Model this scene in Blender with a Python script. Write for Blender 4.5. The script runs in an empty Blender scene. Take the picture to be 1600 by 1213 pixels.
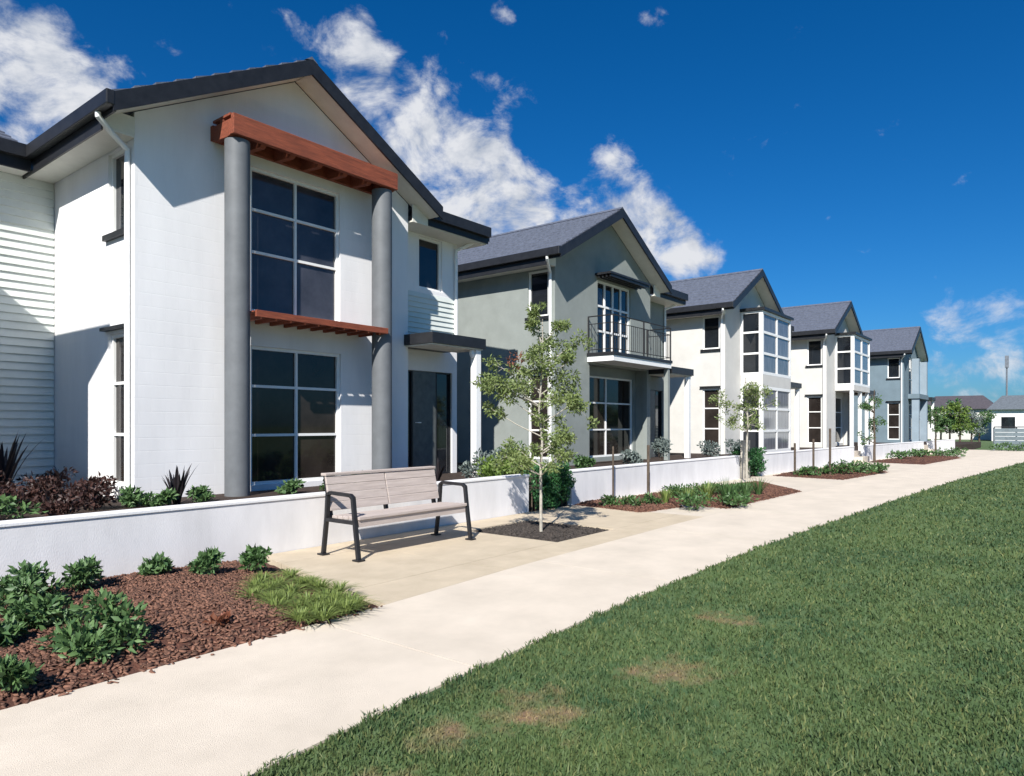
import bpy, bmesh, math, random
import numpy as np
from mathutils import Vector, noise as mnoise
random.seed(7); RNG = np.random.default_rng(11)
scene = bpy.context.scene
COL = scene.collection

# ------------------------------------------------------------------ camera
HEAD = math.radians(38.4)
cam = bpy.data.cameras.new("camera"); camo = bpy.data.objects.new("camera", cam); COL.objects.link(camo)
camo.location = (0, 0, 1.4)
camo.rotation_euler = (math.radians(90), 0, HEAD - math.radians(90))
cam.sensor_width = 36; cam.lens = 1087 / 1600 * 36
cam.shift_y = 57.5 / 1600; cam.clip_start = 0.05; cam.clip_end = 4000
scene.camera = camo

# ------------------------------------------------------------------ light
KX, KY, KZ = 2.0, 1.0, -1.8                     # direction the sunlight travels
EL = math.atan2(-KZ, math.hypot(KX, KY))
sun = bpy.data.lights.new("sun", 'SUN'); sun.energy = 5.0; sun.angle = math.radians(0.5); sun.color = (1.0, 0.955, 0.89)
suno = bpy.data.objects.new("sun", sun); COL.objects.link(suno)
suno.rotation_euler = Vector((KX, KY, KZ)).to_track_quat('-Z', 'Y').to_euler()
suno.location = (-20, -10, 30)

def pixdir(px, py):
    a = (px - 800) / 1087; b = (664 - py) / 1087
    c, s = math.cos(HEAD), math.sin(HEAD)
    return Vector((c + a * s, s - a * c, b)).normalized()

world = bpy.data.worlds.new("World"); scene.world = world; world.use_nodes = True
def build_world():
    nt = world.node_tree; N = nt.nodes; L = nt.links; N.clear()
    def nd(t, **k):
        n = N.new(t)
        for a, b in k.items(): setattr(n, a, b)
        return n
    def m(op, a, b=None, clamp=False):
        n = nd('ShaderNodeMath', operation=op, use_clamp=clamp)
        for i, v in enumerate((a, b)):
            if v is None: continue
            if isinstance(v, (int, float)): n.inputs[i].default_value = v
            else: L.new(v, n.inputs[i])
        return n.outputs[0]
    sky = nd('ShaderNodeTexSky', sky_type='NISHITA', sun_disc=False)
    sky.sun_elevation = EL
    sky.sun_rotation = math.atan2(-KX, -KY)      # clockwise from +Y
    sky.air_density = 1.0; sky.dust_density = 0.7; sky.ozone_density = 3.0
    hs = nd('ShaderNodeHueSaturation'); hs.inputs['Saturation'].default_value = 1.12; hs.inputs['Value'].default_value = 1.0
    tint = nd('ShaderNodeMix', data_type='RGBA', blend_type='MULTIPLY'); tint.inputs['Factor'].default_value = 1
    L.new(sky.outputs[0], tint.inputs['A']); tint.inputs['B'].default_value = (0.37, 0.665, 1.0, 1)
    L.new(tint.outputs['Result'], hs.inputs['Color'])
    tc = nd('ShaderNodeTexCoord'); D = tc.outputs['Generated']
    def noise(scale, detail, rough, off=(0, 0, 0), dist=0.0, sc=(1, 1, 1)):
        mp = nd('ShaderNodeMapping'); mp.inputs['Location'].default_value = off; mp.inputs['Scale'].default_value = sc
        L.new(D, mp.inputs[0])
        n = nd('ShaderNodeTexNoise'); n.inputs['Scale'].default_value = scale; n.inputs['Detail'].default_value = detail
        n.inputs['Roughness'].default_value = rough; n.inputs['Distortion'].default_value = dist
        L.new(mp.outputs[0], n.inputs['Vector']); return n.outputs[0]
    blobs = [(60,90,62,.55),(15,60,50,.5),(40,165,60,.6),(120,135,44,.5),(130,30,30,.35),(150,160,30,.3),(-100,120,80,.6),(470,60,32,.5),(545,95,42,.9),(590,110,36,.9),(570,150,38,.75),(560,30,22,.35),
             (665,68,22,.3),(420,105,40,.4),(270,108,35,.35),(640,225,48,.8),(700,230,62,.9),(760,275,60,.95),(820,310,45,.9),(690,310,70,1.),(790,340,70,.95),(690,122,40,.3),(800,165,40,.28),(945,245,30,.6),
             (985,285,42,.8),(960,330,46,.9),(1035,350,38,.85),(1085,400,34,.85),(1030,390,50,.9),(890,335,36,.7),(1118,412,20,.5),
             (1580,470,36,.3),(1480,498,36,.3),(1570,560,60,.3),(1480,610,60,.36),(1590,615,60,.4),(1530,590,60,.3)]
    acc = None
    for px, py, r, w in blobs:
        dd = pixdir(px, py); s = r / 1087 / 1.1
        vm = nd('ShaderNodeVectorMath', operation='DISTANCE'); L.new(D, vm.inputs[0]); vm.inputs[1].default_value = dd
        q = m('DIVIDE', vm.outputs['Value'], s); q = m('MULTIPLY', q, q); e = m('POWER', 2.718, m('MULTIPLY', q, -0.8))
        e = m('MULTIPLY', e, w)
        acc = e if acc is None else m('ADD', acc, e)
    acc = m('MINIMUM', acc, 1.15)
    n1 = noise(10.5, 12, 0.66, dist=0.3, sc=(1, 1, 1.5))
    sv = Vector((-KX, -KY, -KZ)).normalized() * 0.035
    n1s = noise(10.5, 4, 0.6, off=tuple(sv), dist=0.3, sc=(1, 1, 1.5))
    def puff(scale):
        w = nd('ShaderNodeTexNoise'); w.inputs['Scale'].default_value = 14; w.inputs['Detail'].default_value = 4; L.new(D, w.inputs['Vector'])
        sc_ = nd('ShaderNodeVectorMath', operation='SCALE'); L.new(w.outputs['Color'], sc_.inputs[0]); sc_.inputs['Scale'].default_value = .06
        ad = nd('ShaderNodeVectorMath', operation='ADD'); L.new(D, ad.inputs[0]); L.new(sc_.outputs[0], ad.inputs[1])
        vo = nd('ShaderNodeTexVoronoi', feature='F1'); vo.inputs['Scale'].default_value = scale; L.new(ad.outputs[0], vo.inputs['Vector'])
        return m('SUBTRACT', .5, vo.outputs['Distance'])
    pf = m('ADD', m('MULTIPLY', puff(17), .24), m('MULTIPLY', puff(42), .14))
    v = m('ADD', m('ADD', n1, pf), m('MULTIPLY', acc, 0.36))
    mr = nd('ShaderNodeMapRange', interpolation_type='SMOOTHSTEP'); mr.inputs['From Min'].default_value = 0.665; mr.inputs['From Max'].default_value = 1.0
    L.new(v, mr.inputs['Value']); dens = mr.outputs[0]
    sh = m('SUBTRACT', n1, n1s); sh = m('ADD', m('MULTIPLY', sh, 1.6), 0.5, clamp=True)
    n3 = noise(16, 6, 0.6, off=(3, 1, 2)); sh = m('ADD', m('MULTIPLY', sh, .6), m('MULTIPLY', n3, .55), clamp=True)
    ramp = nd('ShaderNodeValToRGB'); L.new(sh, ramp.inputs[0])
    ramp.color_ramp.elements[0].position = .3; ramp.color_ramp.elements[0].color = (0.40, 0.47, 0.60, 1)
    ramp.color_ramp.elements[1].position = .66; ramp.color_ramp.elements[1].color = (0.86, 0.88, 0.93, 1)
    mul = nd('ShaderNodeMix', data_type='RGBA', blend_type='MULTIPLY'); mul.inputs['Factor'].default_value = 1
    L.new(ramp.outputs[0], mul.inputs['A']); mul.inputs['B'].default_value = (9.0, 9.0, 9.0, 1)
    mix = nd('ShaderNodeMix', data_type='RGBA'); L.new(dens, mix.inputs['Factor']); L.new(hs.outputs[0], mix.inputs['A']); L.new(mul.outputs['Result'], mix.inputs['B'])
    bg = nd('ShaderNodeBackground'); bg.inputs['Strength'].default_value = 0.063; L.new(mix.outputs['Result'], bg.inputs['Color'])
    out = nd('ShaderNodeOutputWorld'); L.new(bg.outputs[0], out.inputs['Surface'])
build_world()
vs = scene.view_settings; vs.view_transform = 'Standard'; vs.look = 'None'; vs.exposure = 0.66; vs.gamma = 1.0; vs.use_curve_mapping = False

# ------------------------------------------------------------------ materials
def mat(name, col, rough=0.8, var=0.12, scale=6.0, bump=0.0, bscale=60.0, spec=0.4, col2=None, island=0.0, metal=0.0, blocks=None, vec='pos', scl=(1,1,1), trans=0.0):
    M = bpy.data.materials.new(name); M.use_nodes = True; nt = M.node_tree; N = nt.nodes; L = nt.links
    P = N['Principled BSDF']; P.inputs['Roughness'].default_value = rough; P.inputs['Metallic'].default_value = metal
    P.inputs['Specular IOR Level'].default_value = spec
    geo = N.new('ShaderNodeNewGeometry')
    mp = N.new('ShaderNodeMapping'); mp.inputs['Scale'].default_value = scl; L.new(geo.outputs['Position'], mp.inputs[0]); V = mp.outputs[0]
    t = N.new('ShaderNodeTexNoise'); t.inputs['Scale'].default_value = scale; t.inputs['Detail'].default_value = 6; t.inputs['Roughness'].default_value = .65
    L.new(V, t.inputs['Vector'])
    c2 = col2 if col2 else tuple(min(1, c * (1 - 2 * var)) for c in col)
    c1 = col if col2 else tuple(min(1, c * (1 + var * .6)) for c in col)
    r = N.new('ShaderNodeMapRange'); r.inputs['From Min'].default_value = .3; r.inputs['From Max'].default_value = .7; L.new(t.outputs[0], r.inputs['Value'])
    fac = r.outputs[0]
    if island:
        a = N.new('ShaderNodeMath'); a.operation = 'MULTIPLY_ADD'; L.new(geo.outputs['Random Per Island'], a.inputs[0]); a.inputs[1].default_value = island
        b = N.new('ShaderNodeMath'); b.operation = 'MULTIPLY'; L.new(fac, b.inputs[0]); b.inputs[1].default_value = 1 - island; L.new(b.outputs[0], a.inputs[2]); fac = a.outputs[0]
    mx = N.new('ShaderNodeMix'); mx.data_type = 'RGBA'; L.new(fac, mx.inputs['Factor']); mx.inputs['A'].default_value = (*c1, 1); mx.inputs['B'].default_value = (*c2, 1)
    L.new(mx.outputs['Result'], P.inputs['Base Color'])
    h = None
    if bump:
        t2 = N.new('ShaderNodeTexNoise'); t2.inputs['Scale'].default_value = bscale; t2.inputs['Detail'].default_value = 4; L.new(V, t2.inputs['Vector']); h = t2.outputs[0]
    if blocks:
        sx = N.new('ShaderNodeSeparateXYZ'); L.new(geo.outputs['Position'], sx.inputs[0])
        ad = N.new('ShaderNodeMath'); ad.operation = 'ADD'; L.new(sx.outputs[0], ad.inputs[0]); L.new(sx.outputs[1], ad.inputs[1])
        cb = N.new('ShaderNodeCombineXYZ'); L.new(ad.outputs[0], cb.inputs[0]); L.new(sx.outputs[2], cb.inputs[1])
        bt = N.new('ShaderNodeTexBrick'); bt.inputs['Scale'].default_value = 1; bt.inputs['Brick Width'].default_value = blocks[0]; bt.inputs['Row Height'].default_value = blocks[1]
        bt.inputs['Mortar Size'].default_value = .008; bt.inputs['Mortar Smooth'].default_value = .6
        bt.inputs['Color1'].default_value = (1, 1, 1, 1); bt.inputs['Color2'].default_value = (.9, .9, .9, 1); bt.inputs['Mortar'].default_value = (.45, .45, .45, 1)
        L.new(cb.outputs[0], bt.inputs['Vector'])
        if h:
            q = N.new('ShaderNodeMath'); q.operation = 'MULTIPLY_ADD'; L.new(h, q.inputs[0]); q.inputs[1].default_value = .35; L.new(bt.outputs[0], q.inputs[2]); h = q.outputs[0]
        else: h = bt.outputs[0]
    if h:
        B = N.new('ShaderNodeBump'); B.inputs['Strength'].default_value = bump or .3; B.inputs['Distance'].default_value = .012; L.new(h, B.inputs['Height']); L.new(B.outputs[0], P.inputs['Normal'])
    if trans:
        tr = N.new('ShaderNodeBsdfTranslucent'); L.new(mx.outputs['Result'], tr.inputs['Color']); ms = N.new('ShaderNodeMixShader'); ms.inputs[0].default_value = trans
        L.new(P.outputs[0], ms.inputs[1]); L.new(tr.outputs[0], ms.inputs[2]); L.new(ms.outputs[0], N['Material Output'].inputs['Surface'])
    return M
M = {}
M['white'] = mat('white_paint', (.79, .785, .785), .75, .05, 1.1, .2, 120, blocks=(.4, .2), scl=(1.4, 1.4, .35))
M['white_smooth'] = mat('white_render', (.77, .765, .765), .8, .05, 1.6, .2, 90)
M['board'] = mat('weatherboard_paint', (.66, .70, .66), .55, .05, 3, .08, 60)
M['cream'] = mat('cream_render', (.57, .56, .53), .8, .05, 1.6, .25, 90, blocks=(.4, .2))
M['wall'] = mat('garden_wall_render', (.72, .71, .715), .85, .07, 1.8, .22, 90, scl=(1.6, 1.6, .5))
M['sage'] = mat('sage_render', (.250, .275, .26), .8, .07, 1.8, .25, 90)
M['teal'] = mat('blue_green_render', (.145, .20, .235), .8, .07, 1.8, .2, 90)
M['trim'] = mat('white_trim', (.82, .82, .80), .4, .03, 5)
M['soffit'] = mat('soffit_paint', (.70, .69, .62), .7, .05, 4)
M['dark'] = mat('charcoal_metal', (.019, .020, .023), .42, .2, 6)
M['black'] = mat('black_iron', (.018, .018, .02), .45, .2, 10)
M['roof'] = mat('slate_roof_tile', (.105, .12, .16), .7, .22, 9, .4, 40, blocks=(.3, .33))
M['glass'] = mat('dark_glass', (.014, .017, .022), .04, .3, 1.5, spec=.75)
M['glass_up'] = mat('slate_glass', (.060, .063, .078), .06, .3, .8, spec=.6)
M['glass_low'] = mat('dark_brown_glass', (.030, .024, .021), .05, .3, 1.2, spec=.5)
M['glass_net'] = mat('curtained_glass', (.17, .18, .205), .07, .3, 3.5, spec=.6, scl=(4, 4, .4))
M['timber'] = mat('red_stained_timber', (.31, .080, .038), .7, .2, 7, .6, 50, col2=(.13, .034, .018), scl=(.5, 6, 6))
M['column'] = mat('grey_column_paint', (.135, .145, .155), .6, .1, 3, .1, 80)
M['concrete'] = mat('path_concrete', (.66, .58, .48), .9, .08, 1.7, .35, 220, col2=(.54, .475, .39))
M['tan'] = mat('tan_exposed_aggregate', (.58, .49, .365), .9, .12, 2.2, .5, 260, col2=(.46, .385, .28))
M['apron'] = mat('apron_concrete', (.62, .545, .45), .9, .1, 1.4, .35, 200, col2=(.51, .45, .37))
M['soil'] = mat('soil', (.045, .028, .020), .95, .3, 8, .8, 60)
M['mulch'] = mat('bark_mulch', (.13, .052, .032), .9, .3, 14, .9, 70, col2=(.045, .020, .014))
M['chip'] = mat('bark_chip', (.235, .115, .075), .85, .3, 30, island=.8, col2=(.045, .022, .015))
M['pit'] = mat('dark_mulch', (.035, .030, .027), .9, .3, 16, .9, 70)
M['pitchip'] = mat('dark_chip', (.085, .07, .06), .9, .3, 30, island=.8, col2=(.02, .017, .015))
M['bench'] = mat('weathered_bench_timber', (.52, .45, .41), .85, .15, 5, .4, 60, col2=(.37, .31, .28), scl=(.6, 8, 8))
M['pale_teal'] = mat('pale_blue_grey_render', (.24, .30, .35), .8, .06, 2)
M['trunk'] = mat('pale_bark', (.42, .39, .33), .85, .2, 14, .5, 60)
M['bark'] = mat('brown_bark', (.10, .075, .055), .9, .25, 14, .6, 50)
M['leaf_tree'] = mat('tree_leaf', (.27, .33, .12), .5, .2, 5, island=.8, col2=(.10, .15, .045), trans=.35)
M['leaf_red'] = mat('red_leaf', (.28, .10, .06), .5, .2, 5, island=.8, col2=(.14, .06, .03), trans=.3)
M['leaf_dark'] = mat('dark_shrub_leaf', (.13, .225, .08), .5, .2, 8, island=.85, col2=(.038, .088, .032), trans=.2)
M['leaf_lime'] = mat('lime_leaf', (.20, .29, .06), .5, .2, 8, island=.85, col2=(.085, .15, .03), trans=.3)
M['leaf_mid'] = mat('mid_leaf', (.10, .19, .06), .5, .2, 8, island=.85, col2=(.035, .08, .025), trans=.25)
M['leaf_hedge'] = mat('hedge_leaf', (.06, .19, .06), .5, .2, 8, island=.85, col2=(.02, .07, .025), trans=.25)
M['leaf_grey'] = mat('silver_leaf', (.20, .24, .22), .6, .2, 8, island=.85, col2=(.09, .12, .11), trans=.2)
M['leaf_maroon'] = mat('maroon_leaf', (.085, .04, .032), .5, .2, 8, island=.85, col2=(.03, .016, .015), trans=.2)
M['flax'] = mat('dark_flax_leaf', (.030, .024, .026), .35, .2, 8, island=.7, col2=(.012, .012, .015))
M['strap'] = mat('strap_leaf', (.24, .30, .08), .5, .2, 8, island=.8, col2=(.09, .14, .035), trans=.2)
M['door'] = mat('grey_door_paint', (.10, .11, .11), .35, .2, 5)
M['lamp'] = mat('white_lamp', (.8, .8, .78), .3, .02, 5)
M['fence'] = mat('fence_paint', (.15, .19, .21), .7, .15, 5)
M['redroof'] = mat('brown_roof', (.085, .075, .085), .8, .2, 6)
M['fargrey'] = mat('grey_roof', (.13, .15, .17), .8, .2, 6)
M['pole'] = mat('pole_timber', (.17, .19, .22), .9, .2, 8)

def lawn_mat(name, blades):
    Mt = bpy.data.materials.new(name); Mt.use_nodes = True; nt = Mt.node_tree; N = nt.nodes; L = nt.links; P = N['Principled BSDF']
    P.inputs['Roughness'].default_value = .6 if blades else .95; P.inputs['Specular IOR Level'].default_value = .25
    geo = N.new('ShaderNodeNewGeometry')
    def nz(sc, det, off=0):
        mp = N.new('ShaderNodeMapping'); mp.inputs['Location'].default_value = (off, off, 0); mp.inputs['Scale'].default_value = (1, 1, 0); L.new(geo.outputs['Position'], mp.inputs[0])
        t = N.new('ShaderNodeTexNoise'); t.inputs['Scale'].default_value = sc; t.inputs['Detail'].default_value = det; t.inputs['Roughness'].default_value = .6; L.new(mp.outputs[0], t.inputs['Vector']); return t.outputs[0]
    def rng(v, a, b):
        r = N.new('ShaderNodeMapRange'); r.inputs['From Min'].default_value = a; r.inputs['From Max'].default_value = b; L.new(v, r.inputs['Value']); return r.outputs[0]
    def mix(f, a, b):
        x = N.new('ShaderNodeMix'); x.data_type = 'RGBA'; L.new(f, x.inputs['Factor'])
        for k, v in (('A', a), ('B', b)):
            if isinstance(v, tuple): x.inputs[k].default_value = (*v, 1)
            else: L.new(v, x.inputs[k])
        return x.outputs['Result']
    c = mix(rng(nz(.9, 9), .38, .62), (.028, .076, .034), (.084, .136, .048))
    c = mix(rng(nz(9, 3, 5), .3, .75), c, (.108, .150, .058))
    if blades: c = mix(rng(geo.outputs['Random Per Island'], .72, 1.3), c, (.29, .29, .11))
    # dry worn patches
    acc = None
    for x, y, r in PATCH:
        mp = N.new('ShaderNodeVectorMath'); mp.operation = 'DISTANCE'; mp.inputs[1].default_value = (x, y, 0); sp = N.new('ShaderNodeVectorMath'); sp.operation = 'MULTIPLY'; sp.inputs[1].default_value = (1, 1, 0)
        L.new(geo.outputs['Position'], sp.inputs[0]); L.new(sp.outputs[0], mp.inputs[0])
        f = N.new('ShaderNodeMapRange'); f.inputs['From Min'].default_value = r; f.inputs['From Max'].default_value = 0; L.new(mp.outputs['Value'], f.inputs['Value'])
        if acc is None: acc = f.outputs[0]
        else:
            a = N.new('ShaderNodeMath'); a.operation = 'MAXIMUM'; L.new(acc, a.inputs[0]); L.new(f.outputs[0], a.inputs[1]); acc = a.outputs[0]
    a = N.new('ShaderNodeMath'); a.operation = 'MULTIPLY_ADD'; L.new(acc, a.inputs[0]); a.inputs[1].default_value = .42; L.new(nz(5, 7, 9), a.inputs[2])
    f = rng(a.outputs[0], .68, .98)
    c = mix(f, c, (.30, .22, .12) if blades else (.19, .125, .08))
    L.new(c, P.inputs['Base Color'])
    if blades:
        tr = N.new('ShaderNodeBsdfTranslucent'); L.new(c, tr.inputs['Color']); ms = N.new('ShaderNodeMixShader'); ms.inputs[0].default_value = .3
        L.new(P.outputs[0], ms.inputs[1]); L.new(tr.outputs[0], ms.inputs[2]); L.new(ms.outputs[0], N['Material Output'].inputs['Surface'])
    return Mt
PATCH = [(3.65, 1.75, .46), (2.72, 2.05, .5), (1.72, 2.05, .42), (2.35, 1.0, .3), (4.9, 1.9, .35), (2.3, 2.2, .35)]
M['lawn'] = lawn_mat('lawn_soil', False); M['grass'] = lawn_mat('grass_blade', True)

# ------------------------------------------------------------------ mesh helpers
class MB:
    def __init__(s): s.v = []; s.f = []
    def add(s, vs, fs):
        o = len(s.v); s.v += [tuple(p) for p in vs]; s.f += [tuple(i + o for i in f) for f in fs]; return s
    def box(s, x0, x1, y0, y1, z0, z1):
        return s.hexa([(x0,y0,z0),(x1,y0,z0),(x1,y1,z0),(x0,y1,z0),(x0,y0,z1),(x1,y0,z1),(x1,y1,z1),(x0,y1,z1)])
    def hexa(s, p):
        return s.add(p, [(3,2,1,0),(4,5,6,7),(0,1,5,4),(1,2,6,5),(2,3,7,6),(3,0,4,7)])
    def prism(s, poly, axis, a0, a1):
        n = len(poly)
        def P(u, w, a): return (u, a, w) if axis == 'y' else ((a, u, w) if axis == 'x' else (u, w, a))
        vs = [P(u, w, a0) for u, w in poly] + [P(u, w, a1) for u, w in poly]
        fs = [tuple(range(n))[::-1], tuple(range(n, 2 * n))] + [(i, (i + 1) % n, n + (i + 1) % n, n + i) for i in range(n)]
        return s.add(vs, fs)
    def tube(s, pts, rad, n=8, cap=True):
        pts = [Vector(p) for p in pts]; k = len(pts)
        rad = rad if isinstance(rad, (list, tuple)) else [rad] * k
        o = len(s.v); up = None
        for i, p in enumerate(pts):
            t = (pts[min(i + 1, k - 1)] - pts[max(i - 1, 0)]).normalized()
            if up is None: up = t.orthogonal().normalized()
            up = (up - t * up.dot(t)).normalized(); w = t.cross(up)
            for j in range(n):
                a = 2 * math.pi * j / n; s.v.append(tuple(p + (up * math.cos(a) + w * math.sin(a)) * rad[i]))
        for i in range(k - 1):
            for j in range(n): s.f.append((o + i * n + j, o + i * n + (j + 1) % n, o + (i + 1) * n + (j + 1) % n, o + (i + 1) * n + j))
        if cap: s.f.append(tuple(o + j for j in range(n))[::-1]); s.f.append(tuple(o + (k - 1) * n + j for j in range(n)))
        return s
def wloc(o):
    v = Vector((0, 0, 0))
    while o: v += o.location; o = o.parent
    return v
def finish(me, mt, smooth, fixn):
    if fixn:
        b = bmesh.new(); b.from_mesh(me); bmesh.ops.recalc_face_normals(b, faces=b.faces); b.to_mesh(me); b.free()
    if mt: me.materials.append(mt)
    if smooth: me.polygons.foreach_set('use_smooth', [True] * len(me.polygons))
def mk(name, mb, mt, parent=None, smooth=False, bevel=0, label=None, fixn=True):
    off = wloc(parent)
    me = bpy.data.meshes.new(name); me.from_pydata([(x - off.x, y - off.y, z - off.z) for x, y, z in mb.v], [], mb.f); me.update()
    finish(me, mt, smooth, fixn)
    if smooth:
        try: me.set_sharp_from_angle(angle=math.radians(40))
        except Exception: pass
    o = bpy.data.objects.new(name, me); COL.objects.link(o); o.parent = parent
    if bevel:
        m = o.modifiers.new('bevel', 'BEVEL'); m.width = bevel; m.segments = 2; m.limit_method = 'ANGLE'
    if label: o['label'] = label
    return o
def share(name, src, parent, loc):
    o = bpy.data.objects.new(name, src.data); COL.objects.link(o); o.parent = parent; o.location = loc; return o
def thing(name, label, cat, loc=(0, 0, 0), group=None):
    o = bpy.data.objects.new(name, None); COL.objects.link(o); o.location = loc; o.empty_display_size = .3; return tag(o, label, cat, group)
def tag(o, label, cat, group=None):
    o['label'] = label; o['category'] = cat
    if group: o['group'] = group
    return o
def kind(o, k): o['kind'] = k; return o
def npmesh(name, V, F, mt, parent=None, smooth=False):
    """V (n,3) array, F (m,3|4) array"""
    off = wloc(parent); V = np.asarray(V, dtype=np.float32) - np.array(off, dtype=np.float32); F = np.asarray(F, dtype=np.int32)
    me = bpy.data.meshes.new(name); me.vertices.add(len(V)); me.vertices.foreach_set('co', V.ravel()); k = F.shape[1]
    me.loops.add(F.size); me.loops.foreach_set('vertex_index', F.ravel()); me.polygons.add(len(F)); me.polygons.foreach_set('loop_start', np.arange(0, F.size, k, dtype=np.int32))
    me.update(calc_edges=True); me.validate(); me.materials.append(mt)
    if smooth: me.polygons.foreach_set('use_smooth', [True] * len(me.polygons))
    o = bpy.data.objects.new(name, me); COL.objects.link(o); o.parent = parent; return o
def interp(t, x): 
    xs, ys = zip(*t); return float(np.interp(x, xs, ys))
def vinterp(t, x):
    xs, ys = zip(*t); return np.interp(x, xs, ys)

# ------------------------------------------------------------------ ground layout
PL = [(-8, 4.02), (1, 4.09), (3.6, 4.14), (5.4, 4.24), (9.4, 4.3), (15, 4.2), (21.8, 3.92), (34.8, 3.15), (42, 2.3), (60, -.6)]
PR = [(-8, 2.3), (0, 2.46), (1.5, 2.54), (2.3, 2.61), (3.5, 2.67), (5.1, 2.73), (8.2, 2.74), (14.8, 2.47), (21.4, 2.1), (32.6, 1.16), (42, .1), (60, -3)]
WY = [(-8, 6.75), (12, 6.75), (18, 6.6), (25, 6.3), (33, 5.8), (40, 5.2), (50, 4.2)]
GZ = .26
def build_ground():
    mb = MB(); mb.add([(-400, -500, -.12), (900, -500, -.12), (900, 700, -.12), (-400, 700, -.12)], [(0, 1, 2, 3)])
    g = kind(mk('ground', mb, M['lawn'], fixn=False), 'structure')
    # lawn sheet: gentle undulation
    nx, ny = 120, 44
    xs = np.concatenate([np.linspace(-8, 14, 80), np.linspace(14.5, 44, 40)]); V = []; F = []
    for i, x in enumerate(xs):
        e = interp(PR, x) - .004
        for j in range(ny):
            y = e - (j / (ny - 1)) ** 1.8 * 45
            z = (-.012 if j == 0 else -.004) + .035 * min(1, (e - y) / 1.5) * (mnoise.noise((x * .35, y * .35, 0)) + .5 * mnoise.noise((x * 1.4, y * 1.4, 3)))
            V.append((x, y, z))
    for i in range(len(xs) - 1):
        for j in range(ny - 1): a = i * ny + j; F.append((a, a + 1, a + ny + 1, a + ny))
    o = npmesh('lawn', V, np.array(F), M['lawn'], smooth=True); kind(o, 'structure')
    # path: base + cast slabs
    p = MB(); q = [(x, interp(PL, x) - .01) for x in np.linspace(-8, 60, 60)]; r = [(x, interp(PR, x) + .01) for x in np.linspace(-8, 60, 60)]
    n = len(q); p.add([(x, y, -.095) for x, y in q] + [(x, y, -.095) for x, y in r], [(i, n + i, n + i + 1, i + 1) for i in range(n - 1)])
    path = kind(mk('path', p, M['soil'], fixn=False), 'structure')
    cuts = [-8, -5.4, -2.6, .2, 3.02] + [3.02 + 2.75 * k for k in range(1, 19)]
    for a, b in zip(cuts[:-1], cuts[1:]):
        s = MB(); xs = np.linspace(a + .004, b - .004, 6); vs = []
        for x in xs: vs += [(x, interp(PR, x), -.1), (x, interp(PL, x) - .006, -.1), (x, interp(PL, x) - .006, 0), (x, interp(PR, x), 0)]
        fs = [(0, 1, 2, 3), (20, 23, 22, 21)]
        for i in range(5):
            o_ = i * 4; fs += [(o_ + k, o_ + 4 + k, o_ + 4 + (k + 1) % 4, o_ + (k + 1) % 4) for k in range(4)]
        s.add(vs, fs); mk('concrete_slab', s, M['concrete'], path)
    # tan paving round the bench
    p = MB(); p.add([(3.6, 4.13, -.095), (10.3, 4.3, -.095), (10.3, 6.76, -.095), (4.1, 6.76, -.095)], [(0, 1, 2, 3)])
    pav = kind(mk('paving', p, M['soil'], fixn=False), 'structure')
    X = lambda k, y: [3.63 + (y - 4.14) * .21, 5.25, 6.85, 8.2, 10.15][k]
    Y = lambda k, x: [interp(PL, x) + .006, 4.74, 6.2, 6.745][k]
    for i in range(4):
        for j in range(3):
            if i == 2 and j == 1: continue
            g_ = .004; c = []
            for (ii, jj, sx, sy) in ((i, j, 1, 1), (i + 1, j, -1, 1), (i + 1, j + 1, -1, -1), (i, j + 1, 1, -1)):
                y = Y(jj, 5.0); x = X(ii, y); y = Y(jj, x); c.append((x + sx * g_, y + sy * g_ if jj else y))
            s = MB(); s.hexa([(x, y, -.1) for x, y in c] + [(x, y, -.003) for x, y in c]); mk('paving_slab', s, M['tan'], pav)
    # apron between path and garden walls further on
    p = MB(); xs = np.linspace(10.16, 47, 40); n = len(xs)
    p.add([(x, interp(PL, x) + .006, -.006) for x in xs] + [(x, interp(WY, x) + 1.2, -.006) for x in xs], [(i, i + 1, n + i + 1, n + i) for i in range(n - 1)])
    kind(mk('pavement', p, M['apron'], fixn=False), 'structure')
    # raised garden behind the low walls
    p = MB(); xs = np.linspace(-8, 56, 50); n = len(xs)
    p.add([(x, interp(WY, x) + .12, GZ) for x in xs] + [(x, 40, GZ) for x in xs] + [(x, interp(WY, x) + .12, -.1) for x in xs],
          [(i, i + 1, n + i + 1, n + i) for i in range(n - 1)] + [(2 * n + i, 2 * n + i + 1, i + 1, i) for i in range(n - 1)])
    kind(mk('garden_soil', p, M['soil'], fixn=False), 'structure')
build_ground()

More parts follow.
